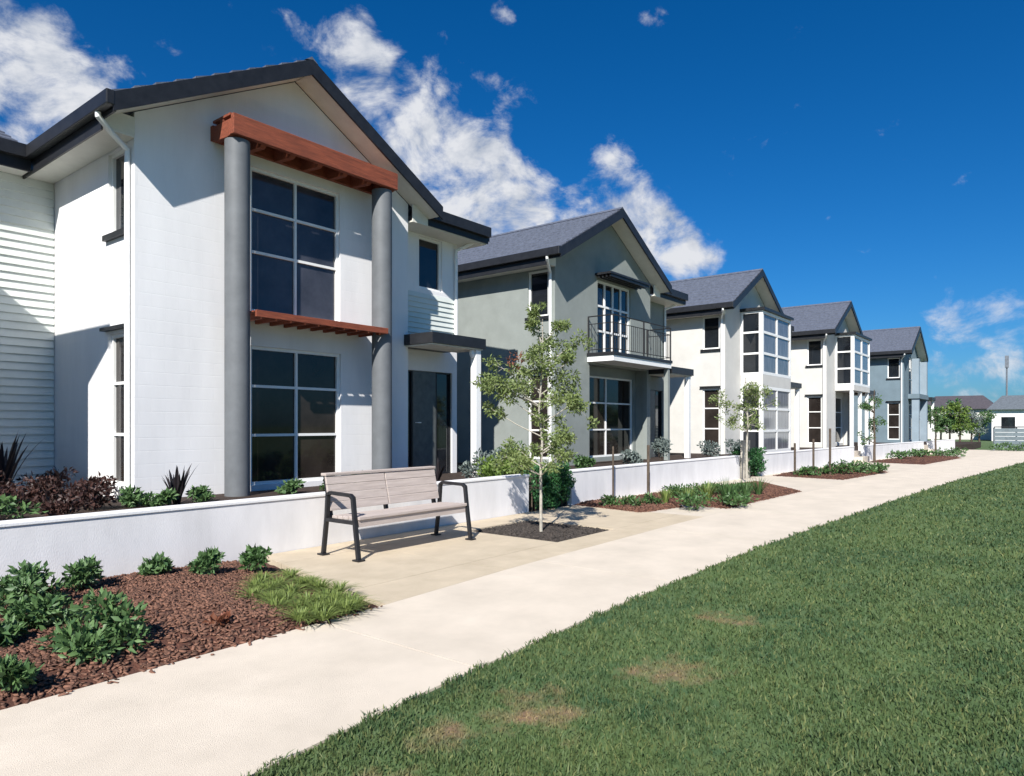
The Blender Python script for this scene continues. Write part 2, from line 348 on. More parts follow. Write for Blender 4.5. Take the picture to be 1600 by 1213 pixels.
BEDS = []
def bed(name, q, mt, chipmat, nch, base=.0, hump=.05, spill=False):
    """quad patch of mulch with loose chips"""
    def S(u, v):
        a = Vector(q[0]) * (1 - u) * (1 - v) + Vector(q[1]) * u * (1 - v) + Vector(q[2]) * u * v + Vector(q[3]) * (1 - u) * v
        e = min(u, 1 - u, v, 1 - v); w = min(1, e * 9)
        z = base - .03 + (hump + .03) * w + .022 * w * mnoise.noise((a.x * 2.3, a.y * 2.3, 1)) + .010 * mnoise.noise((a.x * 12, a.y * 12, 4))
        return (a.x, a.y, z)
    n, m_ = 90, 50
    V = [S(i / n, j / m_) for i in range(n + 1) for j in range(m_ + 1)]; k = m_ + 1
    F = [(i * k + j, (i + 1) * k + j, (i + 1) * k + j + 1, i * k + j + 1) for i in range(n) for j in range(m_)]
    o = npmesh(name, V, np.array(F), mt, smooth=True); kind(o, 'structure')
    # chips: small tilted flat boxes
    UV = RNG.random((nch, 2)); CV = np.zeros((nch, 8, 3)); 
    corner = np.array([(-1,-1,-1),(1,-1,-1),(1,1,-1),(-1,1,-1),(-1,-1,1),(1,-1,1),(1,1,1),(-1,1,1)], float)
    for i in range(nch):
        p = np.array(S(.01 + .98 * UV[i, 0], .015 + .97 * UV[i, 1])); sc = np.array([RNG.uniform(.007, .026), RNG.uniform(.004, .009), RNG.uniform(.002, .005)])
        a, b, c = RNG.uniform(0, 6.28), RNG.normal(0, .35), RNG.normal(0, .35)
        ca, sa, cb, sb, cc, sn = math.cos(a), math.sin(a), math.cos(b), math.sin(b), math.cos(c), math.sin(c)
        R = np.array([[ca, -sa, 0], [sa, ca, 0], [0, 0, 1]]) @ np.array([[cb, 0, sb], [0, 1, 0], [-sb, 0, cb]]) @ np.array([[1, 0, 0], [0, cc, -sn], [0, sn, cc]])
        CV[i] = (corner * sc) @ R.T + p + (0, 0, .007)
    bf = np.array([(4,5,6,7),(0,1,5,4),(1,2,6,5),(2,3,7,6),(3,0,4,7)]); FF = (np.arange(nch)[:, None, None] * 8 + bf[None]).reshape(-1, 4)
    if spill:
        k0 = int(nch * .004)
        for i in range(k0): CV[i] += np.array([0, -(.07 + abs(RNG.normal(0, .05))), 0]) - np.array([0, 0, 1]) * 0; t = RNG.random(); a = np.array(q[0]) * (1 - t) + np.array(q[1]) * t; c0 = CV[i].mean(0); CV[i] += np.array([a[0], a[1] - abs(RNG.normal(0, .03)), .006]) - c0
    c = npmesh('mulch_chips', CV.reshape(-1, 3), FF, chipmat, o); kind(c, 'stuff')
    return S
bed('mulch_bed', [(-6, 4.03), (3.62, 4.125), (4.12, 6.74), (-6, 6.74)], M['mulch'], M['chip'], 46000, hump=.07, spill=True)
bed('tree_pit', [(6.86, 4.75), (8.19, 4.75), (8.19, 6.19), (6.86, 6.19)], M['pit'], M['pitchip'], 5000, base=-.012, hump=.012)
bed('mulch_bed', [(9.95, 5.25), (11.15, 5.05), (11.3, 6.74), (10.2, 6.74)], M['mulch'], M['chip'], 3000)
bed('mulch_bed', [(11.25, 4.36), (15.3, 4.27), (17.5, 5.9), (11.25, 6.70)], M['mulch'], M['chip'], 6000)
bed('mulch_bed', [(19.0, 4.35), (23.2, 4.0), (26.0, 5.9), (19.3, 6.4)], M['mulch'], M['chip'], 3000)
bed('mulch_bed', [(28.0, 3.8), (35, 3.3), (38, 4.9), (28.5, 5.9)], M['mulch'], M['chip'], 2000)

def build_grass():
    N = 430000
    # polar sampling about the camera foot: density falls with distance
    r = 1.2 * (34 / 1.2) ** RNG.random(N); th = RNG.uniform(-math.radians(14), math.radians(75), N)
    x = r * np.cos(th); y = r * np.sin(th); e = vinterp(PR, x)
    edge = e + .018 * np.sin(x * 9) + .02 * np.sin(x * 23 + 1)
    keep = (y < edge) & (r > 1.2)
    x, y, r, e = x[keep], y[keep], r[keep], e[keep]; n = len(x)
    z = np.array([-.004 + .035 * min(1, max(0, (ee - yy)) / 1.5) * (mnoise.noise((xx * .35, yy * .35, 0)) + .5 * mnoise.noise((xx * 1.4, yy * 1.4, 3))) for xx, yy, ee in zip(x, y, e)])
    pat = np.zeros(n)
    for px, py, pr in PATCH: pat = np.maximum(pat, np.clip(1 - np.hypot(x - px, y - py) / pr, 0, 1))
    tuft = np.array([mnoise.noise((a * 3.1, b * 3.1, 7)) for a, b in zip(x, y)])
    h = (.014 + .019 * RNG.random(n) + .010 * tuft + .022 * (RNG.random(n) > .95)) * (1 - .55 * pat) * np.clip(.85 + r * .03, 0, 1.35)
    w = .0017 + .0008 * r * .9; w = np.minimum(w, .02)
    a = RNG.uniform(0, 2 * math.pi, n); lean = RNG.normal(0, .8, n); la = RNG.uniform(0, 2 * math.pi, n)
    dx, dy = np.cos(a) * w, np.sin(a) * w; lx, ly = np.cos(la) * np.abs(lean) * h, np.sin(la) * np.abs(lean) * h
    V = np.zeros((n, 5, 3))
    V[:, 0] = np.stack([x - dx, y - dy, z - .01], 1); V[:, 1] = np.stack([x + dx, y + dy, z - .01], 1)
    V[:, 2] = np.stack([x + dx * .8 + lx * .35, y + dy * .8 + ly * .35, z + h * .55], 1); V[:, 3] = np.stack([x - dx * .8 + lx * .35, y - dy * .8 + ly * .35, z + h * .55], 1)
    V[:, 4] = np.stack([x + lx, y + ly, z + h], 1)
    F = (np.arange(n)[:, None, None] * 5 + np.array([(0, 1, 2), (0, 2, 3), (3, 2, 4)])[None]).reshape(-1, 3)
    o = npmesh('grass', V.reshape(-1, 3), F, M['grass']); kind(o, 'stuff'); tag(o, 'short mown green grass with dry brown patches beside the curving path', 'grass')
build_grass()

# ------------------------------------------------------------------ houses
WT = .16
def slab_wall(mb, axis, plane, a0, a1, z0, z1, holes):
    """wall slab (outer face at plane, thickness WT inwards) with rectangular holes, built cell by cell"""
    A = sorted(set([a0, a1] + [v for h in holes for v in h[:2]])); Z = sorted(set([z0, z1] + [v for h in holes for v in h[2:]]))
    def solid(i, j):
        if i < 0 or j < 0 or i >= len(A) - 1 or j >= len(Z) - 1: return False
        ca, cz = (A[i] + A[i + 1]) / 2, (Z[j] + Z[j + 1]) / 2
        return not any(h[0] < ca < h[1] and h[2] < cz < h[3] for h in holes)
    P = (lambda a, d, z: (a, plane + d, z)) if axis == 'x' else (lambda a, d, z: (plane + d, a, z))
    for i in range(len(A) - 1):
        for j in range(len(Z) - 1):
            if not solid(i, j): continue
            x0, x1, y0, y1 = A[i], A[i + 1], Z[j], Z[j + 1]
            p = [P(x0, 0, y0), P(x1, 0, y0), P(x1, 0, y1), P(x0, 0, y1), P(x0, WT, y0), P(x1, WT, y0), P(x1, WT, y1), P(x0, WT, y1)]
            f = [(0, 1, 2, 3), (7, 6, 5, 4)]
            if not solid(i, j - 1): f.append((0, 4, 5, 1))
            if not solid(i, j + 1): f.append((3, 2, 6, 7))
            if not solid(i - 1, j): f.append((0, 3, 7, 4))
            if not solid(i + 1, j): f.append((1, 5, 6, 2))
            mb.add(p, f)
    return mb
def window(house, axis, plane, a0, a1, z0, z1, vb, hb, pane, name='window', fw=.055, rec=.05, sill=None, hood=False, frame='trim'):
    P = (lambda m, b0, b1, d0, d1, c0, c1: m.box(b0, b1, plane + d0, plane + d1, c0, c1)) if axis == 'x' else (lambda m, b0, b1, d0, d1, c0, c1: m.box(plane + d0, plane + d1, b0, b1, c0, c1))
    m = MB(); d0, d1 = rec, rec + .07
    P(m, a0, a0 + fw, d0, d1, z0, z1); P(m, a1 - fw, a1, d0, d1, z0, z1); P(m, a0 + fw, a1 - fw, d0, d1, z0, z0 + fw); P(m, a0 + fw, a1 - fw, d0, d1, z1 - fw, z1)
    vb = sorted(vb); b = fw * .42; cs = [a0 + fw] + [v for c in vb for v in (c - b, c + b)] + [a1 - fw]
    for c in vb: P(m, c - b, c + b, d0 + .006, d1, z0 + fw, z1 - fw)
    rs = [z0 + fw] + [v for c in hb for v in (c - b, c + b)] + [z1 - fw]
    for i in range(0, len(cs), 2):
        for c in hb: P(m, cs[i], cs[i + 1], d0 + .006, d1, c - b, c + b)
    w = mk(name, m, M[frame], house)
    for i in range(0, len(cs), 2):
        for j in range(0, len(rs), 2):
            g = MB(); P(g, cs[i], cs[i + 1], d0 + .045, d0 + .055, rs[j], rs[j + 1])
            pm = pane if not callable(pane) else pane(i // 2, j // 2)
            mk('pane', g, M[pm], w)
    if sill:
        g = MB(); P(g, a0 - .06, a1 + .06, -.07, rec - .002, z0 - .09, z0 - .005); mk('sill', g, M[sill], w)
    if hood:
        g = MB(); P(g, a0 - .08, a1 + .08, -.10, -.003, z1 + .05, z1 + .10); mk('hood', g, M['dark'], w)
    return w
EZ, AZ, HALF = 6.05, 7.84, 3.28        # eave top, apex top, half span of the gable roof at its eaves
SL = (AZ - EZ) / HALF
def gable_roof(house, ax, y0, y1, mt='roof'):
    """tiled gable roof with ridge along y at x = ax; bargeboards, gutters, soffits"""
    r = MB(); n = 11
    for sgn in (-1, 1):
        for k in range(n):
            t0, t1 = k / n, (k + 1) / n
            xa, za = ax + sgn * HALF * (1 - t0), EZ + (AZ - EZ) * t0 + .036; xb, zb = ax + sgn * HALF * (1 - t1), EZ + (AZ - EZ) * t1
            r.add([(xa, y0, za), (xb, y0, zb), (xb, y1, zb), (xa, y1, za), (xa, y0, za - .045), (xa, y1, za - .045), (xb, y0, zb - .03), (xb, y1, zb - .03)],
                  [(0, 1, 2, 3), (0, 3, 5, 4), (4, 6, 1, 0), (5, 3, 2, 7), (4, 5, 7, 6)])
    roof = mk('roof', r, M[mt], house, fixn=False)
    c = MB(); c.prism([(ax - .13, AZ - .04), (ax, AZ + .055), (ax + .13, AZ - .04), (ax, AZ)], 'y', y0 - .02, y1); mk('ridge_cap', c, M[mt], roof)
    for sgn in (-1, 1):       # bargeboards at the street end
        b = MB(); H_ = .27
        poly = [(ax + sgn * .0, AZ - .005), (ax + sgn * HALF, EZ - .005), (ax + sgn * HALF, EZ - .005 - H_), (ax + sgn * .0, AZ - .005 - H_)]
        b.prism(poly, 'y', y0 - .045, y0 - .003); mk('bargeboard', b, M['dark'], roof)
        s = MB(); s.prism([(ax + sgn * .01, AZ - .20), (ax + sgn * (HALF - .04), EZ + SL * .04 - .20), (ax + sgn * (HALF - .04), EZ + SL * .04 - .23), (ax + sgn * .01, AZ - .23)], 'y', y0, y0 + .495); mk('soffit', s, M['soffit'], roof)
    return roof
def gutter(house, mb_args, roof, name='gutter'):
    g = MB(); g.box(*mb_args); return mk(name, g, M['dark'], roof, bevel=.015)
def side_eave(roof, x, sgn, y0, y1):
    """gutter + boxed soffit along a side eave whose outer edge is at x"""
    gx0, gx1 = (x - .10, x + .02) if sgn < 0 else (x - .02, x + .10)
    g = MB(); g.box(gx0, gx1, y0 - .05, y1, EZ - .20, EZ + .01); mk('gutter', g, M['dark'], roof, bevel=.015)
    f = MB(); a, b = (x + .022, x + .05) if sgn < 0 else (x - .05, x - .022); f.box(a, b, y0 + .45, y1, EZ - .40, EZ - .03); f.box(a, b, y0, y0 + .45, EZ - .26, EZ - .03); mk('fascia', f, M['dark'], roof)
    s = MB(); a, b = (x + .052, x + .497) if sgn < 0 else (x - .497, x - .052); s.box(a, b, y0 + .47, y1, EZ - .36, EZ - .33); s.box(a, b, y0 + .465, y0 + .49, EZ - .328, EZ - .06); mk('soffit', s, M['soffit'], roof)
def downpipe(house, x, y, z1, ox, oy, mt='trim'):
    d = MB(); d.tube([(x + ox, y + oy, EZ - .12), (x + ox, y + oy, EZ - .25), (x + ox * .6, y + oy * .6, EZ - .38), (x, y, EZ - .52), (x, y, EZ - .8), (x, y, z1)], .042, 10); mk('downpipe', d, M[mt], house, smooth=True)

def house(label, x0, yF, wall, upper, lower, canopy_post='trim', recess='board', depth=8.5, group='gabled houses in the row', glassside='glass'):
    H = thing('gabled_house', label, 'house', (x0, yF, GZ), group)
    x1 = x0 + 5.55; ax = x0 + 2.775; Z0, ZW = GZ - .1, 5.72; yB = yF + depth
    up = lower_holes = None
    fw = []
    if upper == 'window': fw.append((x0 + 1.9, x0 + 3.78, 3.34, 5.84))
    if upper == 'balcony': fw.append((x0 + 2.2, x0 + 4.2, 3.46, 5.70))
    if lower == 'window': fw.append((x0 + 1.9, x0 + 3.80, .36, 2.76))
    if lower == 'porch': fw.append((x0 + 1.75, x0 + 5.32, GZ, 3.17))
    w = MB(); slab_wall(w, 'x', yF, x0, x1, Z0, 5.95, fw)
    k = .24
    w.prism([(x0, 5.95), (x0, EZ + SL * .5 - k), (ax, AZ - k), (x1, EZ + SL * .5 - k), (x1, 5.95)], 'y', yF, yF + WT)
    sw = [(yF + .22, yF + .92, 4.38, 5.66), (yF + .22, yF + .92, .46, 2.82)]
    slab_wall(w, 'y', x0, yF + WT, yB, Z0, ZW, sw)
    slab_wall(w, 'y', x1 - WT, yF + WT, yF + .45, Z0, 6.0, [])
    slab_wall(w, 'x', yB, x0, x1 + 2.0, Z0, ZW, [])
    wl = mk('wall', w, M[wall], H, fixn=False)
    # windows
    if upper == 'window': window(H, 'x', yF, *fw[0], [x0 + 2.83], [4.39, 5.12], 'glass_up')
    if upper == 'balcony': window(H, 'x', yF, *fw[0], [x0 + 3.2, x0 + 2.72, x0 + 3.68], [4.2, 4.95], 'glass', name='balcony_door', fw=.07)
    if lower == 'window': window(H, 'x', yF, *[f for f in fw if f[2] < 1][0], [x0 + 2.85], [1.22, 2.07], 'glass_low')
    if lower == 'porch':
        pw = MB(); yP = yF + .45; ho = (x0 + 2.0, x0 + 5.2, .40, 2.90)
        slab_wall(pw, 'x', yP, x0 + 1.6, x1 - WT - .003, Z0, 3.33, [ho])
        slab_wall(pw, 'y', x0 + 1.59, yF + WT + .002, yP - .002, Z0, 3.33, [])
        pw.box(x0 + 1.76, x1 - WT - .003, yF + WT + .002, yP - .002, 3.19, 3.33)
        mk('porch_wall', pw, M[wall], H, fixn=False); window(H, 'x', yP, *ho, [x0 + 3.55], [1.25, 2.08], 'glass_low')
    window(H, 'y', x0, *sw[0], [], [], glassside, sill='dark'); window(H, 'y', x0, *sw[1], [], [1.25, 2.05], 'glass_low', hood=True)
    # roofs
    roof = gable_roof(H, ax, yF - .5, yB + .3)
    side_eave(roof, ax - HALF, -1, yF - .5, yB + .3)
    downpipe(H, x0 - .05, yF + .12, GZ, -.5, -.25)
    # recessed entry block
    rx1 = x1 + 2.0; yR = yF + .45
    e = MB(); hx = (x1 + .75, x1 + 1.5, 4.48, 5.66); slab_wall(e, 'x', yR, x1, rx1, Z0, ZW, ([hx] if recess == 'board' else []) + [(x1 + .30, x1 + 1.84, GZ, 2.62)])
    slab_wall(e, 'y', rx1 - WT, yR + WT, yB, Z0, ZW, []); mk('entry_wall', e, M[wall], H, fixn=False)
    if recess == 'board': window(H, 'x', yR, *hx, [], [], 'glass')
    window(H, 'x', yR, x1 + .302, x1 + .61, GZ, 2.617, [], [], 'glass', name='recess_shade_strip', fw=.03, frame='dark'); window(H, 'x', yR, x1 + 1.35, x1 + 1.838, GZ, 2.617, [], [], 'glass', name='recess_shade_strip', fw=.03, frame='dark')  # dark glass strips put in for the shadowed recess and gap beside the door
    downpipe(H, rx1 - .08, yR - .05, 3.3, .3, -.45)
    d = MB(); d.box(x1 + .622, x1 + 1.338, yR + .05, yR + .09, GZ, 2.615); dr = mk('door', d, M['door'], H)
    kn = MB(); kn.tube([(x1 + .70, yR + .05, 1.45), (x1 + .70, yR - .01, 1.45), (x1 + .81, yR - .01, 1.45)], .012, 6); mk('handle', kn, M['trim'], dr)
    if recess == 'board':
        z = 3.46; bm_ = MB(); bm_.prism([(-.03, 0), (-.006, .114), (-.003, .114), (-.003, 0)], 'x', x1 + .003, rx1 - .003); 
        bm_.v = [(x - 0, y + yR, zz) for x, y, zz in bm_.v]
        first = None
        while z < 4.36:
            if first is None:
                bb = MB(); bb.v = [(x, y, zz + z) for x, y, zz in bm_.v]; bb.f = bm_.f; first = mk('weatherboard', bb, M['board'], H); z0 = z
            else: share('weatherboard', first, H, (0, 0, z - z0))
            z += .115
    le = MB(); gx0, gx1, gy = x1 + .33, rx1 + .45, yF - .15
    le.add([(x1 + .2, gy, EZ + .02), (gx1, gy, EZ + .02), (gx1, yF + 4.5, EZ + .9), (x1 - .2, yF + 4.5, EZ + .9), (x1 + .2, gy, EZ - .06), (gx1, gy, EZ - .06), (gx1, yF + 4.5, EZ + .82), (x1 - .2, yF + 4.5, EZ + .82)],
           [(0, 1, 2, 3), (7, 6, 5, 4), (1, 5, 6, 2), (0, 4, 5, 1), (0, 3, 7, 4)]); er = mk('entry_roof', le, M['roof'], H, fixn=False)
    g = MB(); g.box(gx0 + .12, gx1, gy - .10, gy - .002, EZ - .20, EZ + .03); g.box(gx0 + .12, gx1, gy, gy + .03, EZ - .34, EZ - .07); mk('gutter', g, M['dark'], er)
    s = MB(); s.box(x1 + .003, gx0 + .12, gy + .006, gy + .03, EZ - .36, EZ - .0); s.box(x1 + .003, gx1 - .03, gy + .033, yR - .003, EZ - .36, EZ - .33); s.box(rx1 + .003, gx1 - .03, yR, yB, EZ - .36, EZ - .33); mk('soffit', s, M['soffit'], er)
    g = MB(); g.box(gx1 - .028, gx1 + .09, gy + .034, yF + 4.4, EZ - .26, EZ - .02); mk('gutter', g, M['dark'], er)
    # flat entry canopy with its post
    c = MB(); c.box(x1 - .12, x1 + 1.55, yF - .85, yF - .004, 3.08, 3.30); c.box(x1 + .004, x1 + 1.55, yF, yR - .004, 3.08, 3.30); cn = mk('canopy', c, M['dark'], H)
    c = MB(); c.box(x1 - .08, x1 + 1.5, yF - .8, yF - .01, 3.05, 3.077); mk('canopy_lining', c, M['soffit'], cn)
    p = MB(); p.box(x1 + 1.30, x1 + 1.46, yF - .78, yF - .62, GZ, 3.045); mk('post', p, M[canopy_post], H)
    l = MB(); l.tube([(x1 + 1.25, yF - .7, 3.04), (x1 + 1.25, yF - .7, 2.95), (x1 + 1.25, yF - .7, 2.88)], [.05, .06, .03], 8); mk('lamp', l, M['lamp'], H)
    return H, roof, x1, yR, rx1
def bay(H, x0, yF, lower):
    bx0, bx1, by = x0 + 1.66, x0 + 5.3, yF - .9; parts = [(3.42, 5.98)] + ([(GZ, 2.95)] if lower else [])
    b = MB(); b.box(bx0 - .1, bx1 + .1, by - .1, yF - .004, 5.99, 6.10); mk('bay_roof', b, M['dark'], H)
    s = MB(); s.box(bx0 + .003, bx1 - .003, by + .003, yF - .004, 2.95 if lower else 3.15, 3.418); mk('bay_apron', s, M['cream'], H)
    for z0, z1 in parts:
        h = (z1 - z0) / 3
        window(H, 'y', bx0, by + .07, yF - .004, z0, z1, [], [z0 + h, z0 + 2 * h], 'glass', name='bay_window', rec=0, fw=.09)
        window(H, 'x', by, bx0, bx1, z0, z1, [bx0 + (bx1 - bx0) * .5], [z0 + h, z0 + 2 * h], 'glass_net', name='bay_window', rec=0, fw=.12)
        f = MB(); f.box(bx1 - .07, bx1, by + .075, yF - .004, z0, z1); mk('bay_side', f, M['trim'], H)
    if not lower:
        for xx in (bx0 + .1, bx0 + 1.9, bx1 - .1):
            p = MB(); p.box(xx - .08, xx + .08, by + .05, by + .21, GZ, 3.148); mk('post', p, M['trim'], H)

# --- house one
H1, roof1, x1, yR, rx1 = house('large white two storey gabled house nearest the camera with red timber pergola', 4.65, 10.9, 'white', 'window', 'window')
def house_one_extras():
    yF = 10.9
    # pergola over the upper window
    p = MB(); p.box(5.83, 9.26, 10.18, 10.27, 5.98, 6.30); per = mk('pergola', p, M['timber'], H1, bevel=.008)
    q = MB(); q.box(5.83, 9.26, 10.81, 10.895, 6.02, 6.26); mk('ledger', q, M['timber'], per, bevel=.006)
    q = MB(); q.box(5.83, 9.26, 10.50, 10.58, 6.236, 6.285); mk('beam', q, M['timber'], per)
    n = 7
    for i in range(n):
        xx = 5.83 + (3.43 - .10) * i / (n - 1); e = i in (0, n - 1)
        r = MB(); r.prism([(10.81, 5.99), (10.81, 6.23), (10.272, 6.23), (10.272, 6.02 if not e else 5.985), (10.36, 5.96)], 'x', xx, xx + .10); mk('rafter', r, M['timber'], per, bevel=.005)
    for yy in (10.28, 10.37, 10.46, 10.55, 10.64, 10.73):
        r = MB(); r.box(5.83, 9.26, yy, yy + .083, 6.288, 6.325); mk('slat', r, M['timber'], per)
    # lower sunshade
    p = MB(); p.box(6.2, 8.98, 10.14, 10.19, 3.14, 3.25); sh = mk('sunshade', p, M['timber'], H1, bevel=.006)
    for i in range(10):
        xx = 6.35 + i * .28; r = MB(); r.box(xx, xx + .05, 10.192, 10.895, 3.13, 3.22); mk('rafter', r, M['timber'], sh)
    for i in range(8):
        yy = 10.22 + i * .084; r = MB(); r.box(6.2, 8.98, yy, yy + .078, 3.223, 3.245); mk('slat', r, M['timber'], sh)
    for xx in (6.03, 9.06):
        c = MB(); c.tube([(xx, 10.42, GZ - .05), (xx, 10.42, 5.955)], .195, 32); mk('column', c, M['column'], H1, smooth=True)
    # weatherboard wing to the left
    w = MB(); slab_wall(w, 'x', 14.1, .2, 4.65 - .003, GZ - .1, 5.72, []); wing = mk('wing_wall', w, M['board'], H1, fixn=False)
    z = GZ; first = None
    while z < 5.55:
        if first is None:
            b = MB(); b.prism([(14.062, z), (14.094, z + .138), (14.097, z + .138), (14.097, z)], 'x', .2, 4.64); first = mk('weatherboard', b, M['board'], H1); z0 = z
        else: share('weatherboard', first, H1, (0, 0, z - z0))
        z += .139
    r = MB(); 
    for k in range(12):
        y0, y1 = 13.6 + k * .33, 13.6 + (k + 1) * .33; za, zb = EZ + .48 * k * .33 + .022, EZ + .48 * (k + 1) * .33
        r.add([(0, y0, za), (4.05, y0, za), (4.05, y1, zb), (0, y1, zb), (0, y0, za - .03), (4.05, y0, za - .03)], [(0, 1, 2, 3), (4, 5, 1, 0)])
    wr = mk('wing_roof', r, M['roof'], H1, fixn=False)
    g = MB(); g.box(0, 4.05, 13.5, 13.6, EZ - .20, EZ + .01); g.box(0, 4.14, 13.602, 13.63, EZ - .40, EZ - .03); mk('gutter', g, M['dark'], wr)
    s = MB(); s.box(0, 4.15, 13.632, 14.09, EZ - .36, EZ - .33); mk('soffit', s, M['soffit'], wr)
house_one_extras()

# --- the house that stands left of the frame and throws its shadow on the first one
def left_house():
    H = thing('gabled_house', 'white gabled house standing left of the nearest house, at the edge of the view', 'house', (-4.9, 10.6, GZ), 'gabled houses in the row')
    w = MB(); slab_wall(w, 'x', 10.6, -4.9, .65, GZ - .1, 5.7, []); slab_wall(w, 'y', .65 - WT, 10.6 + WT, 19, GZ - .1, 5.7, []); slab_wall(w, 'y', -4.9, 10.6 + WT, 19, GZ - .1, 5.7, [])
    ax = -2.125; w.prism([(-4.9, 5.7), (-4.9, 6.05), (ax, AZ - .24), (.65, 6.05), (.65, 5.7)], 'y', 10.6, 10.6 + WT); mk('wall', w, M['white'], H, fixn=False)
    r = gable_roof(H, ax, 10.1, 19); side_eave(r, ax + HALF, 1, 10.1, 19); side_eave(r, ax - HALF, -1, 10.1, 19)
left_house()

# --- house two: sage with a balcony
H2, roof2, a2, b2, c2 = house('sage green gabled house with a railed balcony, second in the row', 15.5, 10.8, 'sage', 'balcony', 'porch', canopy_post='trim', recess='plain')
def balcony():
    bx0, bx1, by, yF = 17.1, 20.85, 9.9, 10.8
    s = MB(); s.box(bx0, bx1, by, yF - .004, 3.38, 3.47); bal = mk('balcony', s, M['dark'], H2)
    s = MB(); s.box(bx0 + .03, bx1 - .03, by + .03, yF - .006, 3.22, 3.377); mk('fascia', s, M['trim'], bal)
    r = MB()
    for pts in ([(bx0 + .05, yF - .02), (bx0 + .05, by + .05)], [(bx0 + .05, by + .05), (bx1 - .05, by + .05)], [(bx1 - .05, by + .05), (bx1 - .05, yF - .02)]):
        for z in (3.56, 4.30, 4.52): r.tube([(*pts[0], z), (*pts[1], z)], .018 if z > 4.4 else .012, 6)
    rl = mk('railing', r, M['black'], H2)
    for (x, y) in ((bx0 + .05, by + .05), ((bx0 + bx1) / 2, by + .05), (bx1 - .05, by + .05), (bx0 + .05, yF - .03), (bx1 - .05, yF - .03)):
        p = MB(); p.tube([(x, y, 3.47), (x, y, 4.52)], .024, 6); mk('railing_post', p, M['black'], rl)
    first = None
    spots = [(bx0 + .05 + .118 * i, by + .05) for i in range(1, 31)] + [(bx0 + .05, by + .05 + .12 * i) for i in range(1, 7)] + [(bx1 - .05, by + .05 + .12 * i) for i in range(1, 7)]
    for x, y in spots:
        if first is None:
            p = MB(); p.tube([(x, y, 3.56), (x, y, 4.30)], .008, 5); first = mk('baluster', p, M['black'], rl); f0 = (x, y)
        else: share('baluster', first, rl, (x - f0[0], y - f0[1], 0))
    h = MB(); h.box(17.55, 20.0, 10.25, 10.796, 5.80, 5.86)
    for k in range(4): h.box(17.6, 19.95, 10.28 + k * .13, 10.33 + k * .13, 5.72, 5.796)
    mk('door_hood', h, M['dark'], H2)
    for x in (20.7,):
        p = MB(); p.box(x - .07, x + .07, by + .06, by + .2, GZ, 3.218); mk('post', p, M['sage'], H2)
balcony()
H3, *_ = house('cream gabled house with a two storey white bay window, third in the row', 26.32, 10.3, 'cream', None, None, recess='plain'); bay(H3, 26.32, 10.3, True)
H4, *_ = house('cream gabled house with upper bay over an open porch, fourth in the row', 36.7, 9.2, 'cream', None, 'porch', recess='plain'); bay(H4, 36.7, 9.2, False)
H5, *_ = house('blue green gabled house at the far end of the row', 49.8, 7.9, 'teal', 'window', 'window', recess='plain')
def far_house_front():
    for xx in (51.6, 54.9):
        p = MB(); p.box(xx - .2, xx + .2, 7.3, 7.7, GZ, 5.68); mk('column', p, M['pale_teal'], H5)
    p = MB(); p.box(51.3, 55.2, 7.25, 7.896, 3.1, 3.4); mk('balcony', p, M['teal'], H5)
far_house_front()

# ------------------------------------------------------------------ low garden walls
def low_wall(label, xa, xb):
    n = max(2, int((xb - xa) / 2)); xs = np.linspace(xa, xb, n + 1); h = .60
    W = thing('garden_wall', label, 'wall', ((xa + xb) / 2, interp(WY, (xa + xb) / 2), 0), 'low white garden walls')
    m = MB(); c = MB()
    def strip(mb, y0, y1, z0, z1, e):
        vs = []
        for i, x in enumerate(xs):
            xx = x - e if i == 0 else (x + e if i == n else x); y = interp(WY, x)
            vs += [(xx, y + y0, z0), (xx, y + y1, z0), (xx, y + y1, z1), (xx, y + y0, z1)]
        fs = [(0, 1, 2, 3), (n * 4, n * 4 + 3, n * 4 + 2, n * 4 + 1)] + [(i * 4 + k, i * 4 + 4 + k, i * 4 + 4 + (k + 1) % 4, i * 4 + (k + 1) % 4) for i in range(n) for k in range(4)]
        mb.add(vs, fs)
    strip(m, 0, .19, -.1, h - .035, 0); mk('wall_body', m, M['wall'], W)
    strip(c, -.012, .20, h - .033, h, .012); mk('coping', c, M['white_smooth'], W, bevel=.006)
low_wall('long low white garden wall running behind the timber bench', -6, 8.95)
low_wall('low white garden wall behind the second mulch bed, in front of the sage house', 10.2, 17.9)
low_wall('low white garden wall in front of the third house with the two storey bay', 19.3, 28.2)
low_wall('low white garden wall in front of the fourth house with the porch', 29.4, 38.8)
low_wall('farthest low white garden wall before the trees', 40.2, 45.2)
def steps():
    for i, (xa, xb) in enumerate(((28.22, 29.38), (38.82, 40.18))):
        y = interp(WY, (xa + xb) / 2)
        T = thing('garden_steps', ['concrete steps in the wall gap before the fourth house', 'concrete steps in the farthest wall gap'][i], 'steps', ((xa + xb) / 2, y, 0), 'steps through the garden wall')
        for k in range(2):
            m = MB(); m.box(xa, xb, y - .25 + .3 * k, y + .05 + .3 * k + (.0 if k else -.002), -.05, .2 + .2 * k); mk('step', m, M['apron'], T)
steps()

